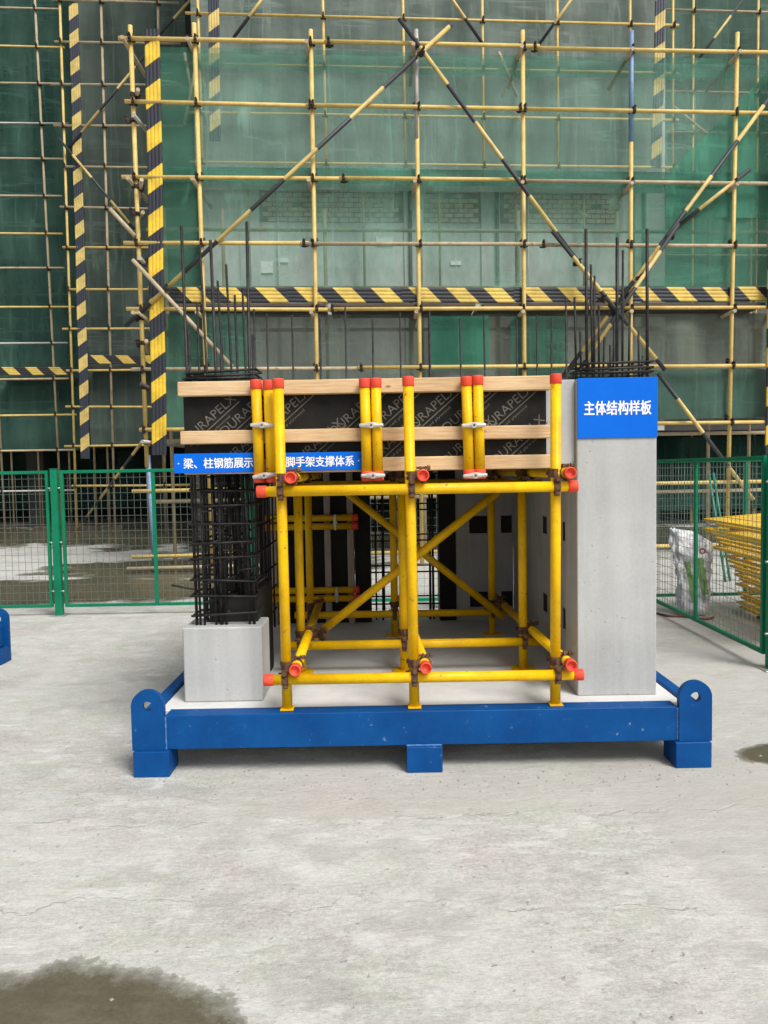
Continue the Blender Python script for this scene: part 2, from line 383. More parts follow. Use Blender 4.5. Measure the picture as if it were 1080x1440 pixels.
def lathe(prof, seg=16):
    vs, fs = [], []
    for (r, z) in prof:
        for i in range(seg):
            a = 2 * math.pi * i / seg; vs.append((r * math.cos(a), r * math.sin(a), z))
    for j in range(len(prof) - 1):
        for i in range(seg):
            fs.append((j * seg + i, j * seg + (i + 1) % seg, (j + 1) * seg + (i + 1) % seg, (j + 1) * seg + i))
    fs.append(tuple(range((len(prof) - 1) * seg, len(prof) * seg))); fs.append(tuple(reversed(range(seg))))
    return mesh(vs, fs, True)
# moulded end cap with a dished end (points along +z)
CAP = lathe([(.0258, 0), (.0275, .002), (.0275, .040), (.0262, .0445), (.0225, .0455), (.0205, .0425), (.019, .030)], 20)
CAP.materials.append(REDCAP)
def cap(p, d, parent):
    return put('end_cap', CAP, axis_matrix(Vector(p), Vector(p) + Vector(d)), REDCAP, parent)
def coupler_mesh(seg=12):
    """right-angle coupler: a band round a tube along z, a second round a tube along x at y=-.05, hinge block, bolts and nuts"""
    bm = bmesh.new()
    def cyl(c, ax, r, h, s=seg):
        q = Vector(ax).to_track_quat('Z', 'Y').to_matrix().to_4x4()
        bmesh.ops.create_cone(bm, cap_ends=True, segments=s, radius1=r, radius2=r, depth=h, matrix=Matrix.Translation(Vector(c)) @ q)
    for dz in (-.012, .012): cyl((0, 0, dz), (0, 0, 1), .0282, .016)
    cyl((0, 0, 0), (0, 0, 1), .0272, .036)
    for dx in (-.009, .009): cyl((dx, -.05, 0), (1, 0, 0), .0284, .011)
    cyl((0, -.05, 0), (1, 0, 0), .0272, .030)
    bm_box(bm, (-.018, -.040, -.016), (.018, -.012, .016))
    # hinge and bolt of the band on the upright
    cyl((.034, -.004, 0), (0, 1, 0), .0055, .074, 6); cyl((.034, .026, 0), (0, 1, 0), .0105, .011, 6); cyl((.034, -.030, 0), (0, 1, 0), .0095, .007, 6)
    bm_box(bm, (.024, -.011, -.013), (.043, -.004, .013)); bm_box(bm, (.024, .004, -.013), (.043, .011, .013))
    cyl((-.032, 0, 0), (0, 0, 1), .0075, .038, 8); bm_box(bm, (-.032, -.010, -.012), (-.022, .010, .012))
    # hinge and bolt of the band on the crossing tube
    cyl((0, -.058, .035), (0, 1, 0), .0055, .066, 6); cyl((0, -.084, .035), (0, 1, 0), .0105, .012, 6)
    cyl((0, -.077, .035), (0, 1, 0), .0135, .003, 10)
    bm_box(bm, (-.011, -.072, .024), (.011, -.064, .043)); bm_box(bm, (-.011, -.048, .024), (.011, -.040, .043))
    cyl((0, -.056, -.034), (1, 0, 0), .0085, .024, 8); bm_box(bm, (-.010, -.072, -.034), (.010, -.044, -.020))
    cyl((0, -.081, -.004), (0, 1, 0), .010, .004, 10)
    return from_bm(bm)
COUPM = coupler_mesh(); COUPM.materials.append(RUST)
COUPF = coupler_mesh(8); COUPF.materials.append(COUP)
def coupler(p, parent, rz=0.0, far=False, s=1.0, rx=0.0):
    M = Matrix.Translation(Vector(p)) @ Matrix.Rotation(rz, 4, 'Z') @ Matrix.Rotation(rx, 4, 'X') @ Matrix.Scale(s, 4)
    return put('coupler', COUPF if far else COUPM, M, COUP if far else RUST, parent)
def text_mesh(body, wd, ht=None, bold=0.0, heavy=0.0):
    """lettering as a flat mesh in the local x-z plane facing -y, centred, fitted to width (and height)"""
    cu = bpy.data.curves.new('lettering', 'FONT'); cu.body = body; cu.size = 1.0; cu.offset = bold; cu.resolution_u = 3
    o = bpy.data.objects.new('lettering_tmp', cu); COL.objects.link(o)
    dg = bpy.context.evaluated_depsgraph_get(); dg.update()
    me = bpy.data.meshes.new_from_object(o.evaluated_get(dg))
    bpy.data.objects.remove(o); bpy.data.curves.remove(cu)
    xs = [v.co.x for v in me.vertices]; ys = [v.co.y for v in me.vertices]
    cx, cy = (min(xs) + max(xs)) / 2, (min(ys) + max(ys)) / 2
    sx = wd / (max(xs) - min(xs)); sy = sx if ht is None else ht / (max(ys) - min(ys))
    for v in me.vertices: v.co = Vector(((v.co.x - cx) * sx, 0, (v.co.y - cy) * sy))
    me.materials.clear()
    if heavy:
        bm = bmesh.new()
        for i, (dx, dz) in enumerate(((0, 0), (1, 0), (-1, 0), (0, .8), (0, -.8), (.7, .6), (-.7, -.6), (.7, -.6), (-.7, .6))):
            k0 = len(bm.verts); bm.from_mesh(me); bm.verts.ensure_lookup_table()
            for v in bm.verts[k0:]: v.co += Vector((dx * heavy, -.00008 * i, dz * heavy))
        bm.to_mesh(me); bm.free()
    return me

# ------------------------------------------------------------------ ground
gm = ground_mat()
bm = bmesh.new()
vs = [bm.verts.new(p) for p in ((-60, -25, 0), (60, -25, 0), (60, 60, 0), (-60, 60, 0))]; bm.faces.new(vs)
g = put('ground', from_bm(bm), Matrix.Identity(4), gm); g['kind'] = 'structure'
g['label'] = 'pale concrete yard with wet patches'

# ------------------------------------------------------------------ building behind (its face runs slightly away to the right)
K = .072
def sbox(name, lo, hi, mat, parent, k=K, label=None):
    bm = bmesh.new(); lo, hi = Vector(lo), Vector(hi)
    c = Vector(((lo.x + hi.x) / 2, (lo.y + hi.y) / 2, (lo.z + hi.z) / 2)); c.y += k * c.x
    v = bm_box(bm, lo, hi, k)
    for q in v: q.co -= c
    return put(name, from_bm(bm), Matrix.Translation(c), mat, parent, label)
BY = 16.0
bld = thing('building', (1, 20, 0), 'unfinished concrete building shrouded in scaffolding and green netting', 'building')
zb = 2.15
wallM = sbox('main_wall', (-3.55, BY, zb), (6.0, BY + .3, 20), WALLC, bld)
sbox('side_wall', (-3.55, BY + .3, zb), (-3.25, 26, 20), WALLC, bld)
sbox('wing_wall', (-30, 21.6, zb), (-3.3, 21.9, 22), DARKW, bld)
sbox('wing_wall', (5.7, 19.2, zb), (26, 19.5, 22), WALLC, bld)
sbox('return_wall', (5.7, BY + .3, zb), (6.0, 19.2, 20), WALLC, bld)
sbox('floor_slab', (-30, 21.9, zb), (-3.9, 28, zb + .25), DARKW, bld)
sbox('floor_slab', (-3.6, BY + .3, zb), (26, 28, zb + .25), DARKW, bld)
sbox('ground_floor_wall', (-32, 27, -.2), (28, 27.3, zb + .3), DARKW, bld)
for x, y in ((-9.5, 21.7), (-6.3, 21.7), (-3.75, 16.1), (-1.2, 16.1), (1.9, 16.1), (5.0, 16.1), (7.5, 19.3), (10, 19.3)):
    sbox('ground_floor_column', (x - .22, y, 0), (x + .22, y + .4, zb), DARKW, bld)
# piers standing a little proud of the wall, band of bare block courses between them
zt = at(600, 258, BY).z; zm = at(600, 312, BY).z
for px in (352, 582, 690, 905):
    x = at(px, 340, BY, K).x
    sbox('pier', (x - .2, BY - .035, zb), (x + .2, BY - .002, 20), WALLC, bld)
band = sbox('block_band', (-2.5, BY - .006, zm), (5.0, BY - .001, zt + .12), MORTAR, bld)
bw, bh = .205, .098
bx = bmesh.new(); bm_box(bx, (-bw / 2 + .009, -.012, -bh / 2 + .009), (bw / 2 - .009, .008, bh / 2 - .009), K)
BRM = from_bm(bx)
row = 0; z = zm + bh / 2; cnt = 0
while z < zt + .1:
    x = -2.35 + (row % 2) * bw / 2
    while x < 5.0:
        if cnt < 298 and not any(abs(x - at(px, 340, BY, K).x) < .31 for px in (352, 582, 690)):
            if random.random() > .03:
                put('brick', BRM, Matrix.Translation((x, BY - .012 + K * x - random.random() * .008, z)), BRICK, band); cnt += 1
        x += bw
    row += 1; z += bh
for px, dk in ((392, 0), (577, 1), (699, 1), (742, 0), (905, 1)):
    x = at(px, 340, BY, K).x
    tube('conduit', (x, BY - .07 + K * x, zb), (x, BY - .07 + K * x, zt + .3), .035 if dk else .018, PLANK if dk else SCGREY, bld, 8)
for (px, py, ww, hh) in ((371, 376, .36, .23), (541, 340, .36, .16), (641, 370, .22, .08), (398, 366, .22, .09)):
    p = at(px, py, BY - .02, K)
    sbox('plate', (p.x - ww / 2, BY - .030, p.z - hh / 2), (p.x + ww / 2, BY - .004, p.z + hh / 2), PLATE, bld)

# ------------------------------------------------------------------ netting
def net(name, x0, x1, z0, z1, Y, mat, label, k=K, amp=.10, seed=0, nx=110, nz=44, sag=0.0, shape=None):
    rnd = random.Random(seed); ph = [(rnd.uniform(.6, 5), rnd.uniform(-.9, .9), rnd.uniform(0, 6.3), rnd.uniform(.2, 1)) for _ in range(9)] + [(rnd.uniform(6, 13), rnd.uniform(-.5, .5), rnd.uniform(0, 6.3), rnd.uniform(.05, .14)) for _ in range(5)]
    c = Vector(((x0 + x1) / 2, Y + k * (x0 + x1) / 2, (z0 + z1) / 2)); vs, fs = [], []
    for j in range(nz + 1):
        for i in range(nx + 1):
            u, v = i / nx, j / nz
            x = x0 + (x1 - x0) * u; z = z0 + (z1 - z0) * v
            if shape: x, z = shape(u, v)
            d = sum(math.sin(f * x * 1.7 + g2 * f * z + p) * a for f, g2, p, a in ph) / 9
            e = 1 - .75 * max(0, (v - .85) / .15)
            z -= sag * math.sin(math.pi * u) * (1 - v) * .6 + sag * .15 * math.sin(9 * u + seed)
            vs.append(Vector((x, Y + k * x + d * amp * e * 3 + amp, z)) - c)
    for j in range(nz):
        for i in range(nx):
            a = j * (nx + 1) + i; fs.append((a, a + 1, a + nx + 2, a + nx + 1))
    o = put(name, mesh(vs, fs, True), Matrix.Translation(c), mat)
    return tag(o, label, 'safety net', 'green safety nets on the scaffolds')
LY = 11.26
def L1(px, py): return at(px, py, LY, K)
zL = {y: L1(590, y).z for y in (66, 153, 255, 345, 435.5, 518, 600)}
N_UP = net_mat('net_green_upper', (.14, .275, .215), (.23, .40, .33), .48, .18)
N_MID = net_mat('net_green_thin', (.095, .235, .17), (.175, .35, .27), .50, .20)
N_LOW = net_mat('net_grey_old', (.088, .112, .090), (.158, .186, .152), .88, .10)
N_PATCH = net_mat('net_green_patch', (.03, .135, .09), (.06, .215, .145), .90, .06)
N_DARK = net_mat('net_dark_green', (.032, .080, .064), (.070, .142, .114), .86, .10)
N_GREY = net_mat('net_dark_grey', (.058, .088, .077), (.120, .160, .138), .86, .10)
N_L2 = net_mat('net_grey_green', (.125, .172, .150), (.235, .285, .256), .88, .10)
xl, xr = L1(224, 300).x, 6.6
net('safety_net', xl, xr, zL[255] - .05, zL[66] - .04, LY + .10, N_UP, 'upper green net hung across the near scaffold, above the brick band', seed=1, sag=.06)
net('safety_net', xl, xr, zL[435.5] + .12, zL[255] + .08, LY + .16, N_MID, 'thin green net on the near scaffold in front of the brick band', seed=2, amp=.03)
net('safety_net', xl, xr, zL[600] - .02, zL[435.5] - .02, LY + .13, N_LOW, 'old grey green net below the long striped rail', seed=3)
p0, p1 = L1(606, 520), L1(688, 443)
net('safety_net', p0.x, p1.x, p0.z, p1.z, LY + .05, N_PATCH, 'small bright green net patch right of the centre pole under the striped rail', seed=4, nx=16, nz=12, amp=.02)
p0, p1 = L1(720, 598), L1(800, 443)
net('safety_net', p0.x, p1.x, p0.z, p1.z, LY + .055, net_mat('net_green_patch_dim', (.035, .10, .07), (.06, .15, .105), .8, .08), 'dim green net strip behind the right column rebar', seed=14, nx=16, nz=16, amp=.02)
p0, p1 = L1(800, 590), L1(1100, 518)
net('safety_net', p0.x, p1.x, p0.z, p1.z, LY + .05, net_mat('net_green_low', (.05, .11, .085), (.085, .165, .13), .80, .1), 'green net strip at the foot of the netting beside the blue sign', seed=15, nx=24, nz=10, amp=.02)
p0, p1 = L1(226, 420), L1(268, 80)
net('safety_net', p0.x - .1, p1.x, p0.z, p1.z, LY + .07, net_mat('net_green_edge', (.06, .17, .12), (.11, .26, .19), .62, .16), 'narrow green net strip beside the near striped upright', seed=5, nx=12, nz=40, amp=.03)
p0, p1 = L1(228, 600), L1(345, 438)
net('safety_net', p0.x - .1, p1.x, p0.z, p1.z, LY + .075, net_mat('net_green_corner', (.05, .13, .095), (.09, .20, .15), .75, .16), 'creased green net corner behind the left rebar', seed=6, nx=20, nz=20, amp=.04)
a, b, c_ = L1(938, 245), L1(1110, 70), L1(1110, 300)
net('safety_net', a.x, b.x, c_.z, b.z, LY + .05, net_mat('net_green_flap', (.055, .20, .135), (.09, .29, .20), .66, .10),
    'bright green net flap with a slanting upper edge at the right end', seed=7, nx=24, nz=20, amp=.025,
    shape=lambda u, v: (a.x + (b.x - a.x) * u, (a.z - .6) + (a.z + (b.z - a.z) * u - (a.z - .6)) * v))
p0, p1 = L1(892, 405), L1(1110, 258)
net('safety_net', p0.x, p1.x, p0.z, p1.z, LY + .06, net_mat('net_green_flap_low', (.06, .19, .135), (.095, .27, .19), .55, .12), 'green net below the slanting flap at the right end', seed=8, nx=24, nz=14, amp=.03)
net('safety_net', xl, xr, zL[255] - .01, zL[255] + .20, LY + .03, net_mat('net_green_bunched', (.035, .13, .09), (.08, .235, .17), .72, .22), 'crumpled band of green net gathered along the ledger above the brick band', seed=21, nx=160, nz=8, amp=.045, sag=.03)
net('safety_net', xl, xr, zL[66] - .30, zL[66] - .03, LY + .06, net_mat('net_green_hem', (.05, .17, .12), (.10, .27, .20), .45, .25), 'doubled green hem of netting under the topmost near ledger', seed=22, nx=120, nz=8, amp=.03, sag=.05)
# upper storeys
SY = 15.0
def L2(px, py): return at(px, py, SY, K)
net('safety_net', L2(262, 100).x, L2(944, 100).x, L2(600, 256).z, 17, SY + .45, N_L2, 'grey green net over the upper storeys of the main block', seed=9, amp=.04)
RY = 17.6
net('safety_net', L2(944, 100).x + .3, 24, at(1000, 420, RY).z, 19, RY + .5, net_mat('net_right_wing', (.07, .125, .10), (.13, .20, .165), .88, .10), 'green net over the right wing of the building', seed=10)
FYA, FYB = 19.7, 18.3
net('safety_net', -26, at(103, 300, FYA, K).x, at(50, 634, FYA).z, 19, FYA + .4, N_DARK, 'dark green net over the far left wing', seed=11, nz=40)
net('safety_net', at(105, 300, FYB, K).x, at(262, 300, FYB, K).x, at(150, 628, FYB).z, 19, FYB + .4, N_GREY, 'dark grey net between the two striped uprights on the left', seed=12, amp=.05)

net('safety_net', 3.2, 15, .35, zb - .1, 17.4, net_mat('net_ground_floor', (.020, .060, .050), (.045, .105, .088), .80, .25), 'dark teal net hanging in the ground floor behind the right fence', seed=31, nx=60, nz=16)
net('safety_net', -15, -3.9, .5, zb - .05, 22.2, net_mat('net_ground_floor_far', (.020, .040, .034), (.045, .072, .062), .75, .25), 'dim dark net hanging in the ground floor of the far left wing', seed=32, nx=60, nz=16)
# ------------------------------------------------------------------ scaffolds
RS = .0285
def ribbed(name, M, L, wd, axis, mat, parent, label, ribs=4):
    """striped hoarding strip: a row of half-round ribs. local z (axis 2) or local x (axis 0) is the long way, front is -y"""
    prof = []
    for i in range(ribs):
        for q in range(5):
            a = math.pi * q / 4
            prof.append((-wd / 2 + wd * (i + .5 - .5 * math.cos(a)) / ribs, -.012 - .009 * math.sin(a)))
    prof += [(wd / 2, .012), (-wd / 2, .012)]
    n = len(prof); vs, fs = [], []; st = max(2, int(L / .6))
    for j in range(st + 1):
        t = L * j / st; wv = .006 * math.sin(t * 2.1 + L)
        for (u, y) in prof:
            vs.append((u + wv, y, t) if axis == 2 else (t, y, -u + wv))
    for j in range(st):
        for i in range(n): fs.append((j * n + i, j * n + (i + 1) % n, (j + 1) * n + (i + 1) % n, (j + 1) * n + i))
    fs += [tuple(range(n)), tuple(range(st * n, st * n + n))]
    bm = bmesh.new(); me0 = mesh(vs, fs); bm.from_mesh(me0); me = from_bm(bm)
    return put(name, me, M, mat, parent, label)
def upright(p0, p1, wd, mat, parent, label):
    d = (p1 - p0).normalized(); q = Vector((0, 0, 1)).rotation_difference(d).to_matrix().to_4x4()
    ribbed('warning_board', Matrix.Translation(p0) @ q, (p1 - p0).length, wd, 2, mat, parent, label)

# --- near scaffold
near = thing('scaffold', (1, 11.4, 0), 'near yellow tube scaffold with crossed striped braces behind the display', 'scaffold')
def zc(p0, p1, z): t = (z - p0.z) / (p1.z - p0.z); return p0.lerp(p1, t)
poles = []
def npole(a, b, mat=SCYEL, foot=True, label=None):
    p1, p0 = L1(*a), L1(*b)
    if foot:
        t = p0.z / (p1.z - p0.z); p0 = Vector((p0.x - (p1.x - p0.x) * t * .4, p0.y - (p1.y - p0.y) * t, 0))
    o = tube('pole', p0, p1, RS * 1.08, mat, near, 10, label); poles.append((o, p0, p1)); return o
P1a, P1b = L1(183, 36), L1(207, 657)
for q in range(9):                                                  # short tube ends clamped round the corner pole
    t_ = .06 + .1 * q + random.uniform(-.03, .03); c = P1b.lerp(P1a, t_)
    d = Vector((random.uniform(-.35, .35), random.uniform(.5, 1.0), random.uniform(-.25, .25)))
    tube('putlog', c - d * .22 + Vector((.06, 0, 0)), c + d + Vector((.06, 0, 0)), RS * .95, random.choice((SCPALE, SCGREY, PLANK)), near, 8)
    coupler(c, near, random.uniform(0, 6), True, 1.4)
o = tube('pole', P1b, P1a, RS * 1.1, SCYEL, near, 10, 'leaning corner pole'); poles.append((o, P1b, P1a))
b0 = L1(206, 640); tube('pole', (b0.x + .06, b0.y + .02, 0), (b0.x + .015, b0.y + .02, b0.z), RS * 1.2, SCBLUE, near, 10, 'pale blue foot pole')
npole((273, 33), (290, 522)); npole((437, 42), (445, 520)); npole((585, 45), (590, 525)); npole((735, 43), (737, 525))
npole((888, 46), (886, 505)); npole((1037, 46), (1024, 625)); npole((1108, 40), (1086, 625))
# grey and blue replaced lengths (sleeves over the pole line)
tube('pole_sleeve', L1(586.2, 196) - Vector((0, .0, 0)), L1(585.2, 42), RS * 1.16, SCGREY, near, 10)
tube('pole_sleeve', L1(887.4, 200), L1(888.1, 44), RS * 1.22, SCBLUE, near, 10)
xs_end = (L1(178, 300).x, L1(1150, 300).x)
for yy, z in zL.items():
    a0 = random.uniform(-.05, .1)
    mat = SCYEL if yy not in (345,) else SCPALE
    x0, x1 = xs_end[0] + a0, xs_end[1]
    cuts = [x0, x0 + (x1 - x0) * random.uniform(.22, .36), x0 + (x1 - x0) * random.uniform(.55, .72), x1]
    for j in range(3):
        q0, q1 = cuts[j] - (.12 if j else 0), cuts[j + 1]; d0, d1 = random.uniform(-.012, .012), random.uniform(-.012, .012); dy = -.055 - .012 * (j % 2)
        tube('ledger', (q0, LY + dy + K * q0, z + d0), (q1, LY + dy + K * q1, z + d1), RS * random.uniform(.94, 1.06), random.choice((mat, mat, mat, SCYEL, SCPALE)), near, 10)
        if j: coupler((cuts[j] - .06, LY - .005 + K * cuts[j], z), near, R(-4), True, 1.35)
for yy in (690, 782):
    z = L1(230, yy).z
    tube('ledger', (L1(186, yy).x, LY - .05 + K * -3, z), (L1(470, yy).x, LY - .05, z), RS, SCYEL, near, 10)
    tube('ledger', (L1(480, yy).x, LY - .06, z - .03), (L1(1150, yy).x, LY + .4, z - .03), RS, SCYEL, near, 10)
tube('ledger', (L1(182, 806).x, LY - .35, .06), (L1(420, 806).x, LY - .2, .06), RS, SCPALE, near, 10)
for o, p0, p1 in poles:
    for yy, z in zL.items():
        if p0.z < z < p1.z:
            c = zc(p0, p1, z)
            coupler(c, o, R(4) + random.uniform(-.3, .3), True, 1.32)
            if random.random() < .45: coupler(c + Vector((0, .01, .07)), o, R(184), True, 1.3)
    # short transoms running back to the inner row
    for yy in (66, 255, 435.5):
        z = zL[yy] - .07
        if p0.z < z < p1.z:
            c = zc(p0, p1, z); tube('transom', c + Vector((-.05, -.22, 0)), c + Vector((-.05, .95, 0)), RS, SCPALE, near, 8)
    if p1.z - p0.z > 1:
        xx = zc(p0, p1, max(.6, p0.z)).x; y = LY + .95 + K * xx
        tube('inner_pole', (xx + .1, y, 0), (xx + .1, y, zL[255] - .1), RS, SCPALE, near, 8)
for yy in (285, 372, 435.5, 600, 690):
    z = L1(590, yy).z - .12
    tube('inner_ledger', (xs_end[0], LY + .9 + K * xs_end[0], z), (xs_end[1], LY + .9 + K * xs_end[1], z), RS, SCPALE, near, 8)
def brace(a, b, mat, par=near, pl=L1, off=-.11, r=RS * 1.04, label=None):
    p0, p1 = pl(*a), pl(*b); q = Vector((0, off, 0))
    return tube('brace', p0 + q, p1 + q, r, mat, par, 10, label)
brace((180, 461), (634, 41), STR_P, off=-.115); brace((561, 36), (862, 445), STR_P, off=-.165)
brace((772, 331), (928, 523), STR_P, off=-.21); brace((920, 527), (1052, 702), STR_P, off=-.165)
brace((1095, 118), (789, 531), STR_P, off=-.115); brace((946, 322), (806, 528), STR_P, off=-.225)
brace((192, 370), (330, 518), SCPALE, off=-.175); brace((158, 297), (193, 335), SCPALE, off=-.10)
tube('brace', at(211, 606, 12.6), at(107, 747, 17.5), RS * .9, STR_P, near, 8, 'thin raking brace at the left corner')
tube('brace', L1(948, 322) + Vector((0, .06, 0)), L1(1050, 242) + Vector((0, -.1, 0)), RS, STR_P, near, 10)
for (px, py) in ((590, 84), (236, 410), (840, 425), (806, 375), (935, 338), (893, 395), (860, 445)):
    coupler(L1(px, py) + Vector((0, -.14, 0)), near, R(30), True, 1.3)
# long striped rail in lengths, and the plank walkway under it
xa = L1(238, 413).x; n = 5; xb = xa + n * 3 * .55; zr = L1(590, 413).z
for i in range(n):
    q0 = xa + (xb - xa) * i / n; q1 = xa + (xb - xa) * (i + 1) / n - .01
    M = Matrix.Translation((q0, LY + .055 + K * q0, zr - .012 * math.sin(math.pi * (i + .5) / n) + random.uniform(-.003, .003))) @ Matrix.Rotation(math.atan(K), 4, 'Z')
    ribbed('warning_board', M, (q1 - q0) * 1.0026 + .008, .212, 0, STR_H, near, 'length of the long striped rail')
ribbed('warning_board', Matrix.Translation((xb, LY + .055 + K * xb, zr)) @ Matrix.Rotation(math.atan(K), 4, 'Z'), .56, .205, 0, STR_H, near, 'short end length of the long striped rail')
xb += .55
zk = L1(590, 428).z
for i in range(4):
    q0 = xa + (xb - xa) * i / 4; q1 = xa + (xb - xa) * (i + 1) / 4 - .02
    for j in range(3):
        sbox('plank', (q0 + random.uniform(0, .1), LY + .03 + j * .27, zk - .025 + random.uniform(-.01, .012)), (q1, LY + .27 + j * .27, zk + .025), PLANK, near)
upright(L1(226.5, 640) + Vector((0, -.08, 0)), L1(215.5, 44) + Vector((0, -.04, 0)), .205, STR_V, near, 'near striped upright at the left corner')
upright(L1(1081, 640) + Vector((0, -.1, 0)), L1(1090, 90) + Vector((0, -.1, 0)), .21, STR_V, near, 'striped upright at the right edge')

# --- scaffold on the upper storeys of the main block
mid = thing('scaffold', (1, SY, 5), 'cantilevered scaffold on the upper storeys, seen through the green net', 'scaffold')
tops = 9.6
zs2 = [L2(600, y).z for y in (231 + 2, 163 + 2, 96 + 2, 29)]; zs2.append(zs2[-1] + .95)
for px in (281, 456, 568, 679, 784, 886, 946):
    x = L2(px, 100).x; y = SY + K * x
    o = tube('pole', (x, y, L2(600, 259).z), (x, y, tops + 2), RS * .95, SCYEL, mid, 8)
    for z in zs2: coupler((x, y, z), o, R(4), True, 1.3)
for z in zs2:
    x0, x1 = L2(264, 100).x, L2(953, 100).x
    tube('ledger', (x0, SY - .05 + K * x0, z), (x1, SY - .05 + K * x1, z), RS * .9, SCYEL, mid, 8)
brace((330, 57), (395, -30), STR_P, mid, L2, -.1); brace((605, -40), (678, 66), STR_P, mid, L2, -.1); brace((757, 66), (830, -35), STR_P, mid, L2, -.1)
brace((700, 78), (726, 140), SCPALE, mid, L2, -.12); brace((732, 80), (704, 142), SCPALE, mid, L2, -.15); brace((262, 80), (274, 150), SCPALE, mid, L2, -.12); brace((279, 95), (262, 180), SCPALE, mid, L2, -.15)
for (a, b, t) in ((((304, 200)), (300, -60), 'striped upright behind the net left of the main block'), ((921, 238), (929, -60), 'striped upright behind the net right of the main block')):
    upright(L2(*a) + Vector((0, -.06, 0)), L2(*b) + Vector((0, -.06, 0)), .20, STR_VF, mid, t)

# --- right wing scaffold
rgt = thing('scaffold', (9, RY, 0), 'scaffold on the right wing at the top right corner', 'scaffold')
def L3(px, py): return at(px, py, RY, K)
for px in (975, 1066, 1157):
    x = L3(px, 60).x; y = RY + K * x
    o = tube('pole', (x, y, 0), (x, y, 13), RS * .95, SCYEL, rgt, 8)
    for yy in (17, 73, 131, 188, 245): coupler((x, y, L3(1000, yy).z), o, R(4), True, 1.3)
for yy in (17, 73, 131, 188, 245, 302, 360):
    z = L3(1000, yy).z; x0, x1 = L3(935, 60).x, L3(1200, 60).x
    tube('ledger', (x0, RY - .05 + K * x0, z), (x1, RY - .05 + K * x1, z), RS * .9, SCPALE, rgt, 8)
brace((1042, 3), (972, 97), STR_P, rgt, L3, -.1); brace((942, 150), (988, 188), SCPALE, rgt, L3, -.1)

# --- far left scaffolds: two bays at different depth
fb = thing('scaffold', (-6, FYB, 0), 'tall far scaffold standing left of the near corner pole', 'scaffold')
fa = thing('scaffold', (-9, FYA, 0), 'farthest scaffold at the left edge over dark green net', 'scaffold')
def LA(px, py): return at(px, py, FYA, K)
def LB(px, py): return at(px, py, FYB, K)
def fpole(par, pl, a, b, mat):
    p1, p0 = pl(*a), pl(*b); t = (p0.z) / (p1.z - p0.z); p0 = p0 - (p1 - p0) * t
    p1 = p1 + (p1 - p0) * .06
    return tube('pole', p0, p1, RS, mat, par, 8), p0, p1
B = [fpole(fb, LB, (84, 0), (106, 672), SCYEL), fpole(fb, LB, (142, 0), (160, 672), SCPALE), fpole(fb, LB, (222, 0), (232, 660), SCPALE)]
A = [fpole(fa, LA, (49, 0), (83, 658), SCPALE), fpole(fa, LA, (-32, 0), (7, 740), SCPALE), fpole(fa, LA, (112, 0), (136, 740), SCPALE), fpole(fa, LA, (-110, 0), (-60, 740), SCPALE)]
for yy in (4, 61, 120, 179, 235, 294, 350, 407, 462, 520, 573, 626, 683):
    z = LB(150, yy).z; x0, x1 = LB(92 + random.uniform(-14, 4), 300).x, LB(262, 300).x
    tube('ledger', (x0, FYB - .06 + K * x0, z + random.uniform(-.03, .03)), (x1, FYB - .06 + K * x1, z + random.uniform(-.03, .03)), RS * .9, SCPALE if yy < 300 else SCYEL, fb, 8)
    for o, p0, p1 in B: coupler(zc(p0, p1, z), o, R(4), True, 1.35)
for yy in (12, 66, 119, 176, 225, 277, 328, 379, 432, 483, 533, 583, 633, 690):
    z = LA(40, yy).z; x0, x1 = -16, LA(96 + random.uniform(-8, 8), 300).x
    tube('ledger', (x0, FYA - .06 + K * x0, z + random.uniform(-.03, .03)), (x1, FYA - .06 + K * x1, z + random.uniform(-.03, .03)), RS * .9, random.choice((SCPALE, SCPALE, SCYEL, SCGREY)), fa, 8)
    for o, p0, p1 in A[:2]: coupler(zc(p0, p1, z), o, R(4), True, 1.35)
brace((98, 212), (205, 82), STR_P, fb, LB, -.1); brace((86, 198), (192, 325), STR_P, fb, LB, -.15); brace((226, 52), (280, -8), STR_P, fb, LB, -.1)
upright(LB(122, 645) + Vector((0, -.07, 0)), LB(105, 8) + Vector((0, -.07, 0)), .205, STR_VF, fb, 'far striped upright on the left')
for (pl, par, Y, xa_, xb_, yy, t) in ((LA, fa, FYA, -3, 100, 522, 'striped rail at the far left'), (LB, fb, FYB, 122, 214, 506, 'striped rail left of the near corner pole')):
    p, q = pl(xa_, yy), pl(xb_, yy)
    q0 = p.x; M = Matrix.Translation((q0, Y - .03 + K * q0, (p.z + q.z) / 2)) @ Matrix.Rotation(math.atan(K), 4, 'Z')
    ribbed('warning_board', M, q.x - p.x, .19, 0, STR_H, par, t)
    for j in range(2):
        sbox('plank', (p.x, Y + .02 + j * .3, (p.z + q.z) / 2 - .19), (q.x, Y + .28 + j * .3, (p.z + q.z) / 2 - .14), PLANK, par)
# inner rows of the far scaffolds, seen faintly through the net
for par, Y, xa_, xb_, ys_, pxs in ((fa, FYA, -16, LA(96, 300).x, (40, 92, 146, 200, 250, 302, 354, 405, 457, 508, 558), (20, 66, -20)), (fb, FYB, LB(104, 300).x, LB(262, 300).x, (32, 90, 150, 207, 264, 322, 379, 434, 491, 546), (122, 180, 205)),
                                   (mid, SY, L2(264, 100).x, L2(950, 100).x, (60, 128, 196), (340, 510, 622, 735, 835))):
    for yy in ys_:
        z = at(540, yy, Y).z; tube('inner_ledger', (xa_, Y + .72 + K * xa_, z), (xb_, Y + .72 + K * xb_, z), RS * .9, SCPALE, par, 6)
    for px in pxs:
        x = at(px, 300, Y, K).x; tube('inner_pole', (x, Y + .75 + K * x, 5.0 if par is mid else 0), (x, Y + .75 + K * x, 14), RS * .9, SCPALE, par, 6)
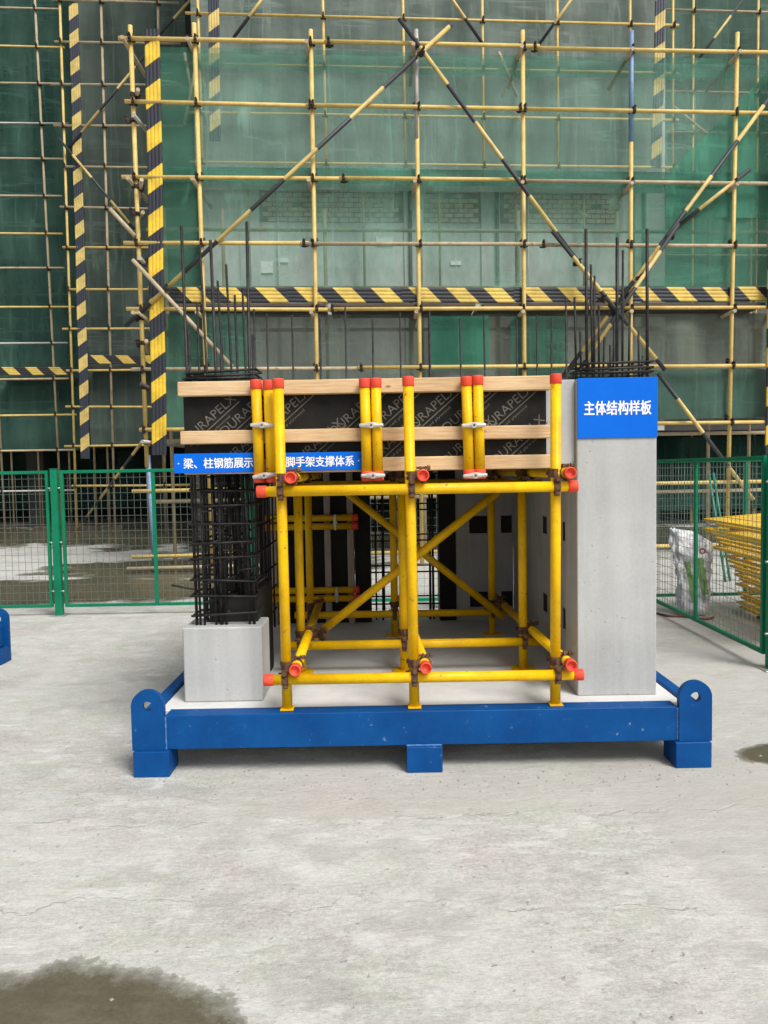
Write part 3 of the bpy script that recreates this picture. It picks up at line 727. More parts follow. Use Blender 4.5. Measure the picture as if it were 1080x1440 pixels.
# materials lying along the foot of the far wing
for i, (px, py, L, rz) in enumerate(((40, 741, 3.6, .06), (150, 735, 3.2, -.05), (200, 741, 2.4, .1), (110, 747, 2.2, .02))):
    d = ray(px, py); p = CAM + d * (-1.4 / d.z)
    o = box('timber_beam', (p.x - L / 2, p.y - .09, 0.0), (p.x + L / 2, p.y + .09, .14), PLANK, None, .01, rz=rz)
    tag(o, ['dark timber lying along the foot of the far left scaffold', 'dark timber lying at the foot of the far raking brace', 'dark timber lying beyond the pale blue pole', 'short dark timber lying nearest the far scaffold feet'][i], 'timber', 'timbers at the scaffold foot')

# ------------------------------------------------------------------ mesh fence
FZ0, FZ1 = .085, 1.455
def wires(L, seg, parent, M):
    """welded wire infill of one panel in local x (0..L) and z"""
    vs, fs = [], []
    def wire(p, q, r=.0021):
        p, q = Vector(p), Vector(q); d = (q - p).normalized(); a = d.orthogonal().normalized(); b = d.cross(a); s = len(vs)
        for e in (p, q):
            for i in range(4): t = math.pi / 2 * i; vs.append(e + a * (r * math.cos(t)) + b * (r * math.sin(t)))
        for i in range(4): fs.append((s + i, s + (i + 1) % 4, s + 4 + (i + 1) % 4, s + 4 + i))
    n = int(L / .064)
    for i in range(1, n): x = L * i / n; wire((x, .003, FZ0 + .02), (x + random.uniform(-.003, .003), .003, FZ1 - .02))
    z = FZ0 + .075
    while z < FZ1 - .02: wire((.01, -.003, z), (L - .01, -.003, z)); z += .076
    o = put('wire_mesh', mesh(vs, fs), M, GWIRE, parent); o['kind'] = 'stuff'; return o
def fence_panel(p0, p1, label):
    p0, p1 = Vector(p0), Vector(p1); d = p1 - p0; L = d.length; a = math.atan2(d.y, d.x)
    t = thing('mesh_fence', ((p0.x + p1.x) / 2, (p0.y + p1.y) / 2, FZ0), label, 'fence panel', 'green wire fence panels')
    M = Matrix.Translation((p0.x, p0.y, 0)) @ Matrix.Rotation(a, 4, 'Z')
    def bar(nm, lo, hi):
        lo, hi = Vector(lo), Vector(hi); c = (lo + hi) / 2; h = (hi - lo) / 2; bm = bmesh.new(); bm_box(bm, -h, h)
        bmesh.ops.bevel(bm, geom=list(bm.edges), offset=.003, segments=1, affect='EDGES')
        put(nm, from_bm(bm), M @ Matrix.Translation(c), GREEN, t)
    bar('top_rail', (.028, -.015, FZ1 - .032), (L - .028, .015, FZ1)); bar('bottom_rail', (.028, -.015, FZ0), (L - .028, .015, FZ0 + .030))
    bar('stile', (0, -.016, FZ0), (.028, .016, FZ1 + .001)); bar('stile', (L - .028, -.016, FZ0), (L, .016, FZ1 + .001))
    bar('mullion', (L / 2 - .017, -.013, FZ0 + .03), (L / 2 + .017, .013, FZ1 - .032))
    wires(L, 0, t, M); return t
def fence_post(x, y, label):
    t = thing('fence_post', (x, y, 0), label, 'fence post', 'green fence posts')
    box('post', (x - .034, y - .034, .006), (x + .034, y + .034, FZ1 + .012), GREEN, t, .006)
    box('cap', (x - .036, y - .036, FZ1 + .012), (x + .036, y + .036, FZ1 + .020), GREEN, t, .003)
    box('base_plate', (x - .08, y - .08, 0), (x + .08, y + .08, .008), GALV, t, .002)
    for z in (.25, .74, 1.28):
        for s in (-1, 1): tube('bolt', (x + s * .034, y - .02, z), (x + s * .062, y - .02, z), .008, GALV, t, 6)
FY = 7.66
fx = [-5.24, -3.275, -1.31, .65, 2.61]
pl_lab = ['wire fence post at the far left edge', 'green fence post left of the display with bolted brackets', 'green fence post hidden behind the left rebar column', 'green fence post behind the centre of the display', 'green fence post at the rear corner behind the grey column']
for x, t in zip(fx, pl_lab): fence_post(x, FY, t)
pa_lab = ['green wire fence panel at the left edge of the yard', 'green wire fence panel between the left post and the rebar column', 'green wire fence panel seen through the left of the display', 'green wire fence panel seen between display and grey column, behind the sack']
for i in range(4): fence_panel((fx[i] + .062, FY, 0), (fx[i + 1] - .062, FY, 0), pa_lab[i])
fence_panel((2.61, FY - .07, 0), (2.61, 5.25, 0), 'green wire fence panel running toward the viewer at the right, before the yellow stack')
fence_post(2.625, 5.17, 'thick green fence post at the right edge of the photo')
fence_panel((2.68, 5.17, 0), (4.6, 5.17, 0), 'green wire fence panel beyond the right edge post')
fence_panel((2.68, FY, 0), (4.55, FY, 0), 'green wire fence panel behind the yellow stacked frames')

# ------------------------------------------------------------------ steel platform
def lug_mesh(wd, h, th, hr=.024):
    """plate w x h with a round top and a hole; local x, z from the bottom centre, front at y=0"""
    r = wd / 2; cz = h - r; vs, fs = [], []; N = 48
    def outline(a):
        dx, dz = math.cos(a), math.sin(a)
        if dz >= 0: return (r * dx, cz + r * dz)
        tx = r / abs(dx) if abs(dx) > 1e-6 else 1e9; tz = cz / abs(dz); t = min(tx, tz)
        return (t * dx, cz + t * dz)
    an = [2 * math.pi * i / N for i in range(N)]
    c1, c2 = math.atan2(-cz, r) % (2 * math.pi), math.atan2(-cz, -r) % (2 * math.pi)
    an = sorted(an + [c1, c2]); N = len(an)
    for y in (0, th):
        for a in an: x, z = outline(a); vs.append((x, y, z))
        for a in an: vs.append((hr * math.cos(a), y, cz + hr * math.sin(a)))
    for i in range(N):
        j = (i + 1) % N
        fs += [(i, j, N + j, N + i), (2 * N + i, 3 * N + i, 3 * N + j, 2 * N + j), (i, 2 * N + i, 2 * N + j, j), (N + i, N + j, 3 * N + j, 3 * N + i)]
    bm = bmesh.new(); bm.from_mesh(mesh(vs, fs)); return from_bm(bm)
def platform(x0, x1, y0, y1, label, legs):
    t = thing('display_platform', ((x0 + x1) / 2, (y0 + y1) / 2, 0), label, 'platform', 'blue steel display platforms')
    lw = .152; lm = lug_mesh(lw, .282, .03); lm.materials.append(BLUE)
    for x in (x0 + lw / 2, x1 - lw / 2):
        put('lifting_lug', lm, Matrix.Translation((x, y0, .1215)), BLUE, t)
        put('lifting_lug', lm, Matrix.Translation((x, y1 - .03, .1215)), BLUE, t)
    box('front_beam', (x0 + lw + .0005, y0 + .010, .1215), (x1 - lw - .0005, y0 + .112, .281), BLUE, t, .003)
    box('rear_beam', (x0 + lw + .0005, y1 - .112, .1215), (x1 - lw - .0005, y1 - .010, .281), BLUE, t, .003)
    for s in (0, 1):
        xx = x0 + .03 if s == 0 else x1 - .095
        box('side_beam', (xx, y0 + .034, .123), (xx + .065, y1 - .034, .287), BLUE, t, .006)
    for lx in legs:
        for ly in (y0 - .016, y1 - .144): box('foot', (lx - .083, ly, 0), (lx + .083, ly + .16, .1205), BLUE, t, .003)
    rnd = random.Random(3)
    for lx in legs[1:2]:                                            # weld run along the top of the middle foot
        vs_, fs_ = [], []
        for j in range(27):
            rr = .0035 + rnd.random() * .002
            for i in range(6): a = 2 * math.pi * i / 6; vs_.append((-.083 + .166 * j / 26, rr * math.cos(a), rr * math.sin(a) + rnd.uniform(-.001, .001)))
        for j in range(26):
            for i in range(6): fs_.append((j * 6 + i, j * 6 + (i + 1) % 6, j * 6 + 6 + (i + 1) % 6, j * 6 + 6 + i))
        put('weld', mesh(vs_, fs_, True), Matrix.Translation((lx, y0 + .008, .1215)), WELD, t)
    for xx in (x0 + lw + .003, x1 - lw - .003):                     # weld run where the lug meets the beam
        vs_, fs_ = [], []; n_ = 26
        for j in range(n_ + 1):
            z = .124 + .155 * j / n_; rr = .004 + rnd.random() * .0022
            for i in range(6):
                a = 2 * math.pi * i / 6; vs_.append((rr * math.cos(a) + rnd.uniform(-.0008, .0008), rr * math.sin(a), z))
        for j in range(n_):
            for i in range(6): fs_.append((j * 6 + i, j * 6 + (i + 1) % 6, j * 6 + 6 + (i + 1) % 6, j * 6 + 6 + i))
        put('weld', mesh(vs_, fs_, True), Matrix.Translation((xx, y0 + .011, 0)), WELD, t)
    box('floor_slab', (x0 + .097, y0 + .114, .15), (x1 - .097, y1 - .114, .274), FLOORC, t, .004)
    return t
PX0, PX1, PY0, PY1 = -1.186, 1.502, 3.50, 5.95
platform(PX0, PX1, PY0, PY1, 'blue steel display platform with lifting lugs and square feet', (-1.096, .168, 1.412))
platform(-5.6, -2.862, 3.35, 5.80, 'second blue platform, only its lifting lug and foot showing at the left edge', (-5.51, -4.2, -2.952))
FZ = .274

# ------------------------------------------------------------------ grey column and walls of the display
def wall_holes(u0, u1, z0, z1, th, holes, depth=.09):
    """slab in local x(u), z with front at y=0 and rectangular pockets sunk into the front"""
    us = sorted({u0, u1, *[h[0] for h in holes], *[h[1] for h in holes]}); zs = sorted({z0, z1, *[h[2] for h in holes], *[h[3] for h in holes]})
    bm = bmesh.new()
    def quad(a, b, c, d): bm.faces.new([bm.verts.new(p) for p in (a, b, c, d)])
    for i in range(len(us) - 1):
        for j in range(len(zs) - 1):
            a, b, c, d = us[i], us[i + 1], zs[j], zs[j + 1]; m_, n_ = (a + b) / 2, (c + d) / 2
            if any(h[0] < m_ < h[1] and h[2] < n_ < h[3] for h in holes): continue
            quad((a, 0, c), (b, 0, c), (b, 0, d), (a, 0, d))
    for a, b, c, d in holes:
        q = depth
        quad((a, 0, c), (a, q, c), (b, q, c), (b, 0, c)); quad((a, 0, d), (b, 0, d), (b, q, d), (a, q, d))
        quad((a, 0, c), (a, 0, d), (a, q, d), (a, q, c)); quad((b, 0, c), (b, q, c), (b, q, d), (b, 0, d)); quad((a, q, c), (a, q, d), (b, q, d), (b, q, c))
    quad((u0, th, z0), (u0, th, z1), (u1, th, z1), (u1, th, z0))
    quad((u0, 0, z0), (u0, 0, z1), (u0, th, z1), (u0, th, z0)); quad((u1, 0, z0), (u1, th, z0), (u1, th, z1), (u1, 0, z1))
    quad((u0, 0, z1), (u1, 0, z1), (u1, th, z1), (u0, th, z1)); quad((u0, 0, z0), (u0, th, z0), (u1, th, z0), (u1, 0, z0))
    bmesh.ops.remove_doubles(bm, verts=bm.verts, dist=1e-5)
    return from_bm(bm)
CX0, CX1, CY0 = .938, 1.325, 3.73
colm = thing('concrete_column', ((CX0 + CX1) / 2, CY0 + .2, FZ), 'tall smooth grey concrete column carrying the large blue sign', 'column')
box('shaft', (CX0, CY0, FZ), (CX1, CY0 + .25, 1.823), CONC, colm, .004)
box('top_ledge', (CX0 - .16, CY0 + .028, 1.415), (CX0 - .001, CY0 + .245, 1.824), CONC, colm, .003, 'short bare beam stub joining the column')
RWY = 5.69
wl = thing('concrete_wall', (1.0, 4.8, FZ), 'grey corner wall with square holes filled in black inside the display', 'wall')
hz = ((.535 + .06, .675 + .06), (1.165, 1.315))
rh = [(.63, .765, a, b) for a, b in ((.37, .485), (.92, 1.05))] + [(.865, .948, a, b) for a, b in ((.37, .485), (.92, 1.05))]
put('rear_panel', wall_holes(.53, .955, FZ, 1.60, .2, rh), Matrix.Translation((0, RWY, 0)), CONCD, wl)
sh = [(.12, .24, .50, .62), (.12, .24, 1.03, 1.16), (.92, 1.04, .50, .62), (.92, 1.04, 1.03, 1.16)]
SHU, SHZ = ((1.04, 1.18), (1.56, 1.69)), ((.535, .647), (1.007, 1.11))
Ms = Matrix.Translation((.956, RWY, 0)) @ Matrix.Rotation(R(-90), 4, 'Z')
put('side_panel', wall_holes(.0, RWY - CY0 - .252, FZ, 1.60, .2, [(a, b, c, d) for a, b in SHU for c, d in SHZ]), Ms, CONCD, wl)
for (a, b, c, d) in rh: box('hole_dark_fill', (a + .001, RWY + .006, c + .001), (b - .001, RWY + .085, d - .001), BLK, wl, 0)  # added black block in each pocket; the hole's darkness is in its colour
for (a, b) in SHU:
    for c, d in SHZ: box('hole_dark_fill', (.962, RWY - b + .001, c + .001), (1.042, RWY - a - .001, d - .001), BLK, wl, 0)

# left stub and slab
stub = box('concrete_stub', (-1.0, 3.735, FZ), (-.612, 3.99, .645), CONC, None, .006)
tag(stub, 'low grey concrete block under the left rebar column', 'concrete block')
slab = thing('slab_formwork', (0, 4.8, 1.5), 'dark slab deck on timber joists over the yellow frame', 'slab formwork')
box('deck_sheet', (-.93, 4.02, 1.500), (.95, 5.68, 1.518), PLY, slab, 0)
box('slab', (-.93, 4.02, 1.520), (.95, 5.68, 1.60), CONCD, slab, .004)
for i in range(6):
    y = 4.08 + i * .29; box('joist', (-.9, y, 1.425), (.94, y + .045, 1.498), PINE, slab, .003)

# ------------------------------------------------------------------ beam formwork along the front
fmw = thing('beam_formwork', (-.1, 3.75, 1.385), 'black plywood beam formwork with pine battens and yellow clamping tubes', 'formwork')
BF = 3.69
x0 = at(249, 540, BF).x; x1 = at(775, 540, BF).x
zz = [(at(600, a, BF).z, at(600, b, BF).z) for a, b in ((533, 553), (602, 620.5), (643.5, 663.5))]
zz = [(1.838, 1.770), (1.604, 1.541), (1.463, 1.396)]
ply = box('plywood', (x0 + .015, BF + .046, 1.394), (x1 - .014, BF + .062, 1.838), PLY, fmw, .002)
for i, (zt_, zb_) in enumerate(zz):
    xa_ = x0 + (0, .006, .02)[i]
    box('batten', (xa_, BF, zb_), (x1 + (0, -.002, .002)[i], BF + .045, zt_), PINE, fmw, .004)
box('soffit_board', (x0 + .02, BF + .064, 1.394), (x1 - .014, BF + .30, 1.412), PLY, fmw, .002)
box('inner_plywood', (x0 + .02, BF + .285, 1.413), (CX0 - .17, BF + .30, 1.82), PLY, fmw, .002)
cb = box('concrete_beam', (-.52, BF + .066, 1.414), (CX0 - .165, BF + .283, 1.815), CONCD, None, .004)
tag(cb, 'concrete beam cast inside the black plywood formwork', 'beam')
# printed lettering on the film face, slanting upward
wordm = text_mesh('DURAPELX', .318, .043, -.004); wordm.materials.append(PRINT)
finem = text_mesh('film faced plywood', .215, .017, -.004); finem.materials.append(PRINT)
barm = mesh([(-.162, 0, -.0024), (.162, 0, -.0024), (.162, 0, .0024), (-.162, 0, .0024)], [(0, 1, 2, 3)]); barm.materials.append(PRINT)
yp = BF + .0445
def prt(me, x, z, a=41):
    put('print', me, Matrix.Translation((x, yp, z)) @ Matrix.Rotation(R(-a), 4, 'Y'), PRINT, ply)
c41, s41 = math.cos(R(41)), math.sin(R(41))
for (x, z) in ((-.835, 1.665), (-.475, 1.69), (-.13, 1.69), (.23, 1.69), (.60, 1.69), (-.67, 1.52), (-.32, 1.52), (.04, 1.52), (.41, 1.52), (.655, 1.515), (-.655, 1.735), (.42, 1.735), (.05, 1.735)):
    if abs(z - 1.735) < .01: x, z = x, 1.72
    e = .135; z = min(max(z, 1.54), 1.70)
    if not (x0 + e < x < x1 - e): continue
    prt(wordm, x, z); prt(barm, x + .036 * s41, z - .036 * c41); prt(finem, x + .056 * s41 - .02, z - .056 * c41 - .02)
# yellow clamping tubes in pairs
def wing_mesh():
    vs, fs = [], []; prof = [(-.048, .0055), (-.044, .0075), (-.028, .0090), (-.014, .0115), (0, .0135), (.014, .0115), (.028, .0090), (.044, .0075), (.048, .0055)]; s = 10
    for x, r in prof:
        for i in range(s): a = 2 * math.pi * i / s; vs.append((x, .75 * r * math.cos(a), r * math.sin(a)))
    for j in range(len(prof) - 1):
        for i in range(s): fs.append((j * s + i, j * s + (i + 1) % s, (j + 1) * s + (i + 1) % s, (j + 1) * s + i))
    fs += [tuple(range(s)), tuple(range((len(prof) - 1) * s, len(prof) * s))]
    bm = bmesh.new(); bm.from_mesh(mesh(vs, fs))
    q = Vector((0, 1, 0)).to_track_quat('Z', 'Y').to_matrix().to_4x4()
    bmesh.ops.create_cone(bm, cap_ends=True, segments=12, radius1=.011, radius2=.009, depth=.026, matrix=Matrix.Translation((0, -.004, 0)) @ q)
    return from_bm(bm, False)
WING = wing_mesh(); WING.transform(Matrix.Scale(1.18, 4)); WING.materials.append(WINGN)
RT = .0242
CYl = BF - RT - .0135
def wing(x, y, z, par, tilt=0.0, rod=.10):
    o = put('wing_nut', WING, Matrix.Translation((x, y, z)) @ Matrix.Rotation(tilt, 4, 'Y'), WINGN, par)
    tube('tie_rod', (x, y - .022, z), (x, y + rod, z), .006, RUST, o, 8)
for (pa, pb, tl) in ((362, 379, .03), (514.5, 530, 0), (657, 673, -.02)):
    xa_, xb_ = at(pa, 600, CYl).x, at(pb, 600, CYl).x
    if pa == 362: xb_ = xa_ + .059
    zt_ = 1.837
    for x in (xa_, xb_):
        lean = random.uniform(-.003, .003)
        p0, p1 = Vector((x + .004 + lean, CYl, 1.372)), Vector((x - .002, CYl, zt_ - .02 + random.uniform(-.004, .004)))
        o = tube('clamp_tube', p0, p1, RT, YEL, fmw, 18)
        cap(p1 - Vector((0, 0, .025)), (0, 0, 1), o); cap(p0 + Vector((0, 0, .025)), (0, 0, -1), o)
    xm = (xa_ + xb_) / 2
    wing(xm, CYl - RT - .011, at(pa, 598, CYl - .04).z, fmw, tl); wing(xm + .004, CYl - RT - .011, at(pa, 669, CYl - .04).z, fmw, -tl * 4 - (.12 if pa == 657 else .0))

# ------------------------------------------------------------------ yellow shoring frame
shf = thing('shoring_frame', (.15, 4.4, FZ), 'bright yellow tube shoring frame with red end caps under the beam', 'shoring frame')
rows = [(3.575, (-.472, .128, .793)), (4.27, (-.478, .10, .768)), (5.17, (-.51, .06, .722))]
ZL, ZU = .437, 1.312
plate_t = .006
for ri, (y, xs_) in enumerate(rows):
    for ci, x in enumerate(xs_):
        zf = .2835 if ri == 0 else FZ
        top = 1.80 if ri == 0 else 1.40
        lean_ = (-.006, -.006, .010)[ci] if ri == 0 else 0
        p = tube('post', (x, y, zf + plate_t), (x + lean_, y, top), RT, YEL, shf, 20)
        if ri == 0: cap((x + lean_, y, top - .015), (0, 0, 1), p)
        if ri == 0: box('base_plate', (x - .031, y - .031, zf - .001), (x + .031, y + .031, zf + plate_t), YEL, p, .001)
        else: box('base_plate', (x - .065, y - .055, zf), (x + .065, y + .055, zf + plate_t), YEL, p, .001)
        dz = 1
        coupler((x, y, ZL), p, 0); coupler((x, y, ZL + .056), p, R(90) + .05)
        coupler((x, y, ZU), p, 0); coupler((x, y, ZU + .062), p, R(90) - .08)
    a, b = xs_[0] - .10, xs_[2] + .10
    if ri == 0:
        for (z, px0, px1) in ((ZU, 361, 812), (ZL, 371, 820)):
            q0 = at(px0, 800, y - .05).x; q1 = at(px1, 800, y - .05).x
            q0 = at(px0, 692 if z > 1 else 958, y - .05).x; q1 = at(px1, 690 if z > 1 else 948, y - .05).x
            o = tube('ledger', (q0 + .02, y - .05, z), (q1 - .02, y - .05, z), RT, YEL, shf, 20)
            cap((q0 + .045, y - .05, z), (-1, 0, 0), o); cap((q1 - .045, y - .05, z), (1, 0, 0), o)
    else:
        for z in (ZL, ZU): tube('ledger', (a, y - .05, z), (b, y - .05, z), RT, YEL, shf, 16)
for ci in range(3):
    xf, xr_ = rows[0][1][ci] + .052, rows[2][1][ci] + .052
    for z in (ZL + .056, ZU + .062):
        p0, p1 = Vector((xf, 3.50, z)), Vector((xr_, 5.36, z))
        o = tube('runner', p0, p1, RT, YEL, shf, 16); cap(p0 + Vector((0, .012, 0)), (0, -1, 0), o); cap(p1 - Vector((0, .012, 0)), (0, 1, 0), o)
tube('brace', at(440, 897, 4.36), at(700, 692, 4.36), RT, YEL, shf, 16); tube('brace', at(488, 693, 5.06), at(708, 868, 5.06), RT, YEL, shf, 16)
coupler(at(447, 891, 4.33), shf, R(40)); coupler(at(690, 851, 5.1), shf, R(60))

# ------------------------------------------------------------------ rear shutter, starter bars, wall mesh
shu = thing('wall_shutter', (-.5, RWY, FZ), 'dark plywood wall shutter with grey studs and paired walers at the back', 'formwork')
box('plywood', (-.93, RWY - .02, FZ), (-.225, RWY - .002, 1.40), PLY, shu, .001)
STUD = surf('weathered_stud', (.26, .22, .18), (.40, .345, .28), 10, .8, 0, .2, stretch=(9, 9, 1))
for x in (-.815, -.62, -.418, -.25): 
    if x == -.62: continue
    box('stud', (x - .023, RWY - .075, FZ), (x + .023, RWY - .021, 1.40), STUD, shu, .003)
for zc_ in (1.03, .50):
    for dz in (.031, -.031):
        y = RWY - .10
        o = tube('waler', (-.84, y, zc_ + dz), (-.225, y, zc_ + dz), RT, YEL, shu, 14)
        cap((-.83, y, zc_ + dz), (-1, 0, 0), o); cap((-.235, y, zc_ + dz), (1, 0, 0), o)
    o = put('wing_nut', WING, Matrix.Translation((-.355, RWY - .135, zc_)) @ Matrix.Rotation(R(90), 4, 'Y'), WINGN, shu)
box('end_board', (-.222, RWY - .03, FZ), (-.105, RWY + .15, 1.40), BLK, shu, .002)
eb = box('stop_end_board', (.405, RWY - .01, FZ), (.527, RWY + .19, 1.60), PLY, None, .002)
tag(eb, 'tall black stop-end board beside the grey wall with holes', 'formwork board')
RB = .0075
wm = thing('wall_rebar', (.1, 5.79, FZ), 'black wall reinforcing bars standing along the back of the platform', 'rebar mesh')
for i, px in enumerate((360, 376, 413, 451, 486, 523, 563, 605, 650, 683, 728, 757, 772, 797)):
    x = at(px, 500, 5.77).x; top = at(px, 432 + random.uniform(0, 18) - (30 if px in (797,) else 0), 5.77).z
    lean = random.uniform(-.02, .02)
    for dy in ((0, .09) if i in (5, 7) else (0,)):
        tube('bar', (x, 5.75 + dy, FZ), (x + lean, 5.75 + dy, top), RB, REBAR, wm, 6)
for x in (.335, -.02):
    for dy in (0, .1): tube('bar', (x + dy * .1, 5.74 + dy, FZ), (x + .01, 5.74 + dy, 1.9), RB * 1.15, REBAR, wm, 6)
z = .40
while z < 1.85:
    tube('bar', (-.9, 5.735, z), (.93, 5.735, z + random.uniform(-.008, .008)), RB * .85, REBAR, wm, 6)
    tube('bar', (-.9, 5.845, z + .035), (.93, 5.845, z + .035 + random.uniform(-.008, .008)), RB * .85, REBAR, wm, 6)
    z += .235
lm_ = thing('side_rebar', (-.8, 4.8, FZ), 'black side wall reinforcing mesh receding behind the left rebar column', 'rebar mesh')
for s, x in enumerate((-.95, -.81)):
    for i in range(11):
        y = 4.15 + i * .14
        tube('bar', (x, y, FZ), (x + random.uniform(-.015, .015), y + random.uniform(-.01, .01), 1.78 + random.uniform(0, .12)), RB, REBAR, lm_, 6)
    for j in range(9): tube('bar', (x + .012, 4.1, .42 + j * .16), (x + .012, 5.6, .42 + j * .16 + random.uniform(-.01, .01)), RB * .85, REBAR, lm_, 6)
kb = box('kicker_board', (-.925, 4.06, FZ), (-.655, 4.42, .79), PLY, None, .003)
tag(kb, 'black boxed kicker behind the left rebar column', 'formwork board')

fb_ = box('filler_box', (-.895, 3.865, .646), (-.650, 4.055, .765), BLK, None, .003)
tag(fb_, 'small black box inside the foot of the left rebar cage, on the concrete block', 'filler box')
def stirrup(xa_, xb_, ya_, yb_, z, r, parent, tilt=.0):
    """closed link with two hooked tails"""
    dz = lambda x, y: (x - xa_) * tilt + random.uniform(-.004, .004)
    P = [(xa_, ya_), (xb_, ya_), (xb_, yb_), (xa_, yb_), (xa_, ya_ - .003), (xa_ + .07, ya_ + .06)]
    pts = [Vector((x, y, z + dz(x, y))) for x, y in P]
    bm = bmesh.new()
    for a, b in zip(pts[:-1], pts[1:]):
        d = b - a; M = Matrix.Translation((a + b) / 2) @ d.to_track_quat('Z', 'Y').to_matrix().to_4x4()
        bmesh.ops.create_cone(bm, cap_ends=True, segments=6, radius1=r, radius2=r, depth=d.length + r * 1.6, matrix=M)
    c = sum(pts, Vector()) / len(pts)
    for v in bm.verts: v.co -= c
    put('stirrup', from_bm(bm, True), Matrix.Translation(c), REBAR, parent)
cage = thing('rebar_cage', (-.8, 3.87, .682), 'black rebar cage of the left column rising above the formwork', 'rebar cage')
xa_, xb_, ya_, yb_ = -.955, -.645, 3.79, 3.965
bars = [(255, 318), (281, 345), (296, 338), (318, 372), (330, 415), (341, 405), (347, 312), (306, 395), (277, 425), (311, 475), (355, 470), (265, 463)]
xsn = [xa_ + .012, xa_ + .10, xa_ + .16, xa_ + .22, xb_ - .06, xb_ - .03, xb_ - .012, xa_ + .19, xa_ + .05, xa_ + .14, xb_ - .01, xa_ + .03]
for i, (px, py) in enumerate(bars):
    y = (ya_ + .014) if i in (0, 2, 6, 9, 11) else (yb_ - .014 if i % 2 else (ya_ + yb_) / 2)
    p1 = at(px, py, y + .02); p0 = Vector((xsn[i], y, .62))
    tube('bar', p0, p1, .0078 if i in (0, 2, 6) else .0062, REBAR, cage, 7)
for i in range(10):
    x = xa_ + .02 + (xb_ - xa_ - .04) * (i + random.random() * .5) / 10; y = random.choice((ya_ + .012, yb_ - .012, yb_ - .05))
    tube('bar', (x, y, .62), (x + random.uniform(-.012, .012), y, 1.50 + random.random() * .28), random.choice((.0062, .008)), REBAR, cage, 7)
for j in range(9): stirrup(xa_ + random.uniform(-.012, .008), xb_ + random.uniform(-.008, .012), ya_, yb_, 0.70 + j * .088 + random.uniform(-.012, .012), .0062, cage, random.uniform(-.06, .06))
for zq in (1.83, 1.845, 1.865, 1.875, 1.89): stirrup(xa_ + random.uniform(-.03, .03), xb_ + random.uniform(-.01, .06), ya_ + random.uniform(-.0, .02), yb_, zq, .006, cage, random.uniform(-.05, .05))
for j in range(16):
    a = Vector((random.uniform(xa_, xb_), random.choice((ya_, yb_)), random.uniform(.68, 1.38))); d = Vector((random.uniform(-.13, .13), random.uniform(-.05, .13), random.uniform(-.035, .06)))
    tube('tie_tail', a, a + d, .0052, REBAR, cage, 6)
for j in range(7): tube('cross_tie', (xa_ + .03 + random.random() * .05, ya_, .76 + j * .09), (xb_ - random.random() * .08, yb_, .79 + j * .09), .0055, REBAR, cage, 6)
cage2 = thing('column_starter_bars', ((CX0 + CX1) / 2, CY0 + .12, 1.823), 'black starter bars rising from the top of the grey column', 'rebar')
b2 = [(824, 322, 0), (831, 372, 1), (836, 388, 2), (868, 334, 0), (876, 352, 1), (910, 322, 0), (898, 465, 1), (816, 466, 2), (850, 474, 1), (858, 485, 2), (808, 418, 2), (842, 430, 1), (886, 440, 2), (904, 500, 1), (864, 452, 2)]
for px, py, d in b2:
    y = CY0 + (.035, .12, .21)[d]; p1 = at(px, py, y); xb0 = min(max(p1.x + random.uniform(-.01, .01), CX0 + .03), CX1 - .03)
    tube('bar', (xb0, y, 1.80), p1, .0078 if d == 0 else .0058, REBAR, cage2, 7)
for zq in (1.85, 1.872, 1.895): stirrup(CX0 + .012 + random.uniform(0, .02), CX1 - .01, CY0 + .028, CY0 + .22, zq + random.uniform(-.004, .004), .0058, cage2, random.uniform(-.03, .03))

# ------------------------------------------------------------------ blue signs
def sign(name, xa_, xb_, za_, zb_, y, txt, tw, th, label, dots=(), tx=0.0):
    t = thing(name, ((xa_ + xb_) / 2, y, za_), label, 'sign', 'blue name boards')
    box('board', (xa_, y - .006, za_), (xb_, y, zb_), SIGNB, t, .0015)
    me = text_mesh(txt, tw, th, 0, th * .024); me.materials.append(SIGNW)
    put('lettering', me, Matrix.Translation(((xa_ + xb_) / 2 + tx, y - .0068, (za_ + zb_) / 2)), SIGNW, t)
    for dx in dots:
        tube('screw', (dx, y - .0085, (za_ + zb_) / 2), (dx, y - .004, (za_ + zb_) / 2), .0035, SIGNW, t, 8)
sa, sb = at(812, 533, CY0 - .008), at(923.5, 616, CY0 - .008)
sign('sign_board', .9405, 1.3275, at(868, 616, CY0).z, 1.826, CY0 - .001, '主体结构样板', .322, .067, 'large blue sign with white characters at the top of the grey column')
ys = BF - .002
sl, sr = at(245, 650, ys), at(362, 650, ys)
zs0, zs1 = at(300, 665, ys).z, at(300, 637.5, ys).z
sign('sign_board', sl.x, sl.x + .425, zs0, zs1, ys, '梁、柱钢筋展示', .332, .049, 'narrow blue sign at the left end of the beam above the rebar cage', (sl.x + .022, sl.x + .405), -.0)
s2l, s2r = at(392, 650, ys), at(508, 650, ys)
sign('sign_board', s2l.x, s2r.x, at(455, 661.5, ys).z, at(455, 636, ys).z, ys, '脚手架支撑体系', .325, .049, 'narrow blue sign under the beam between two pairs of yellow tubes', (s2r.x - .012,), .0)

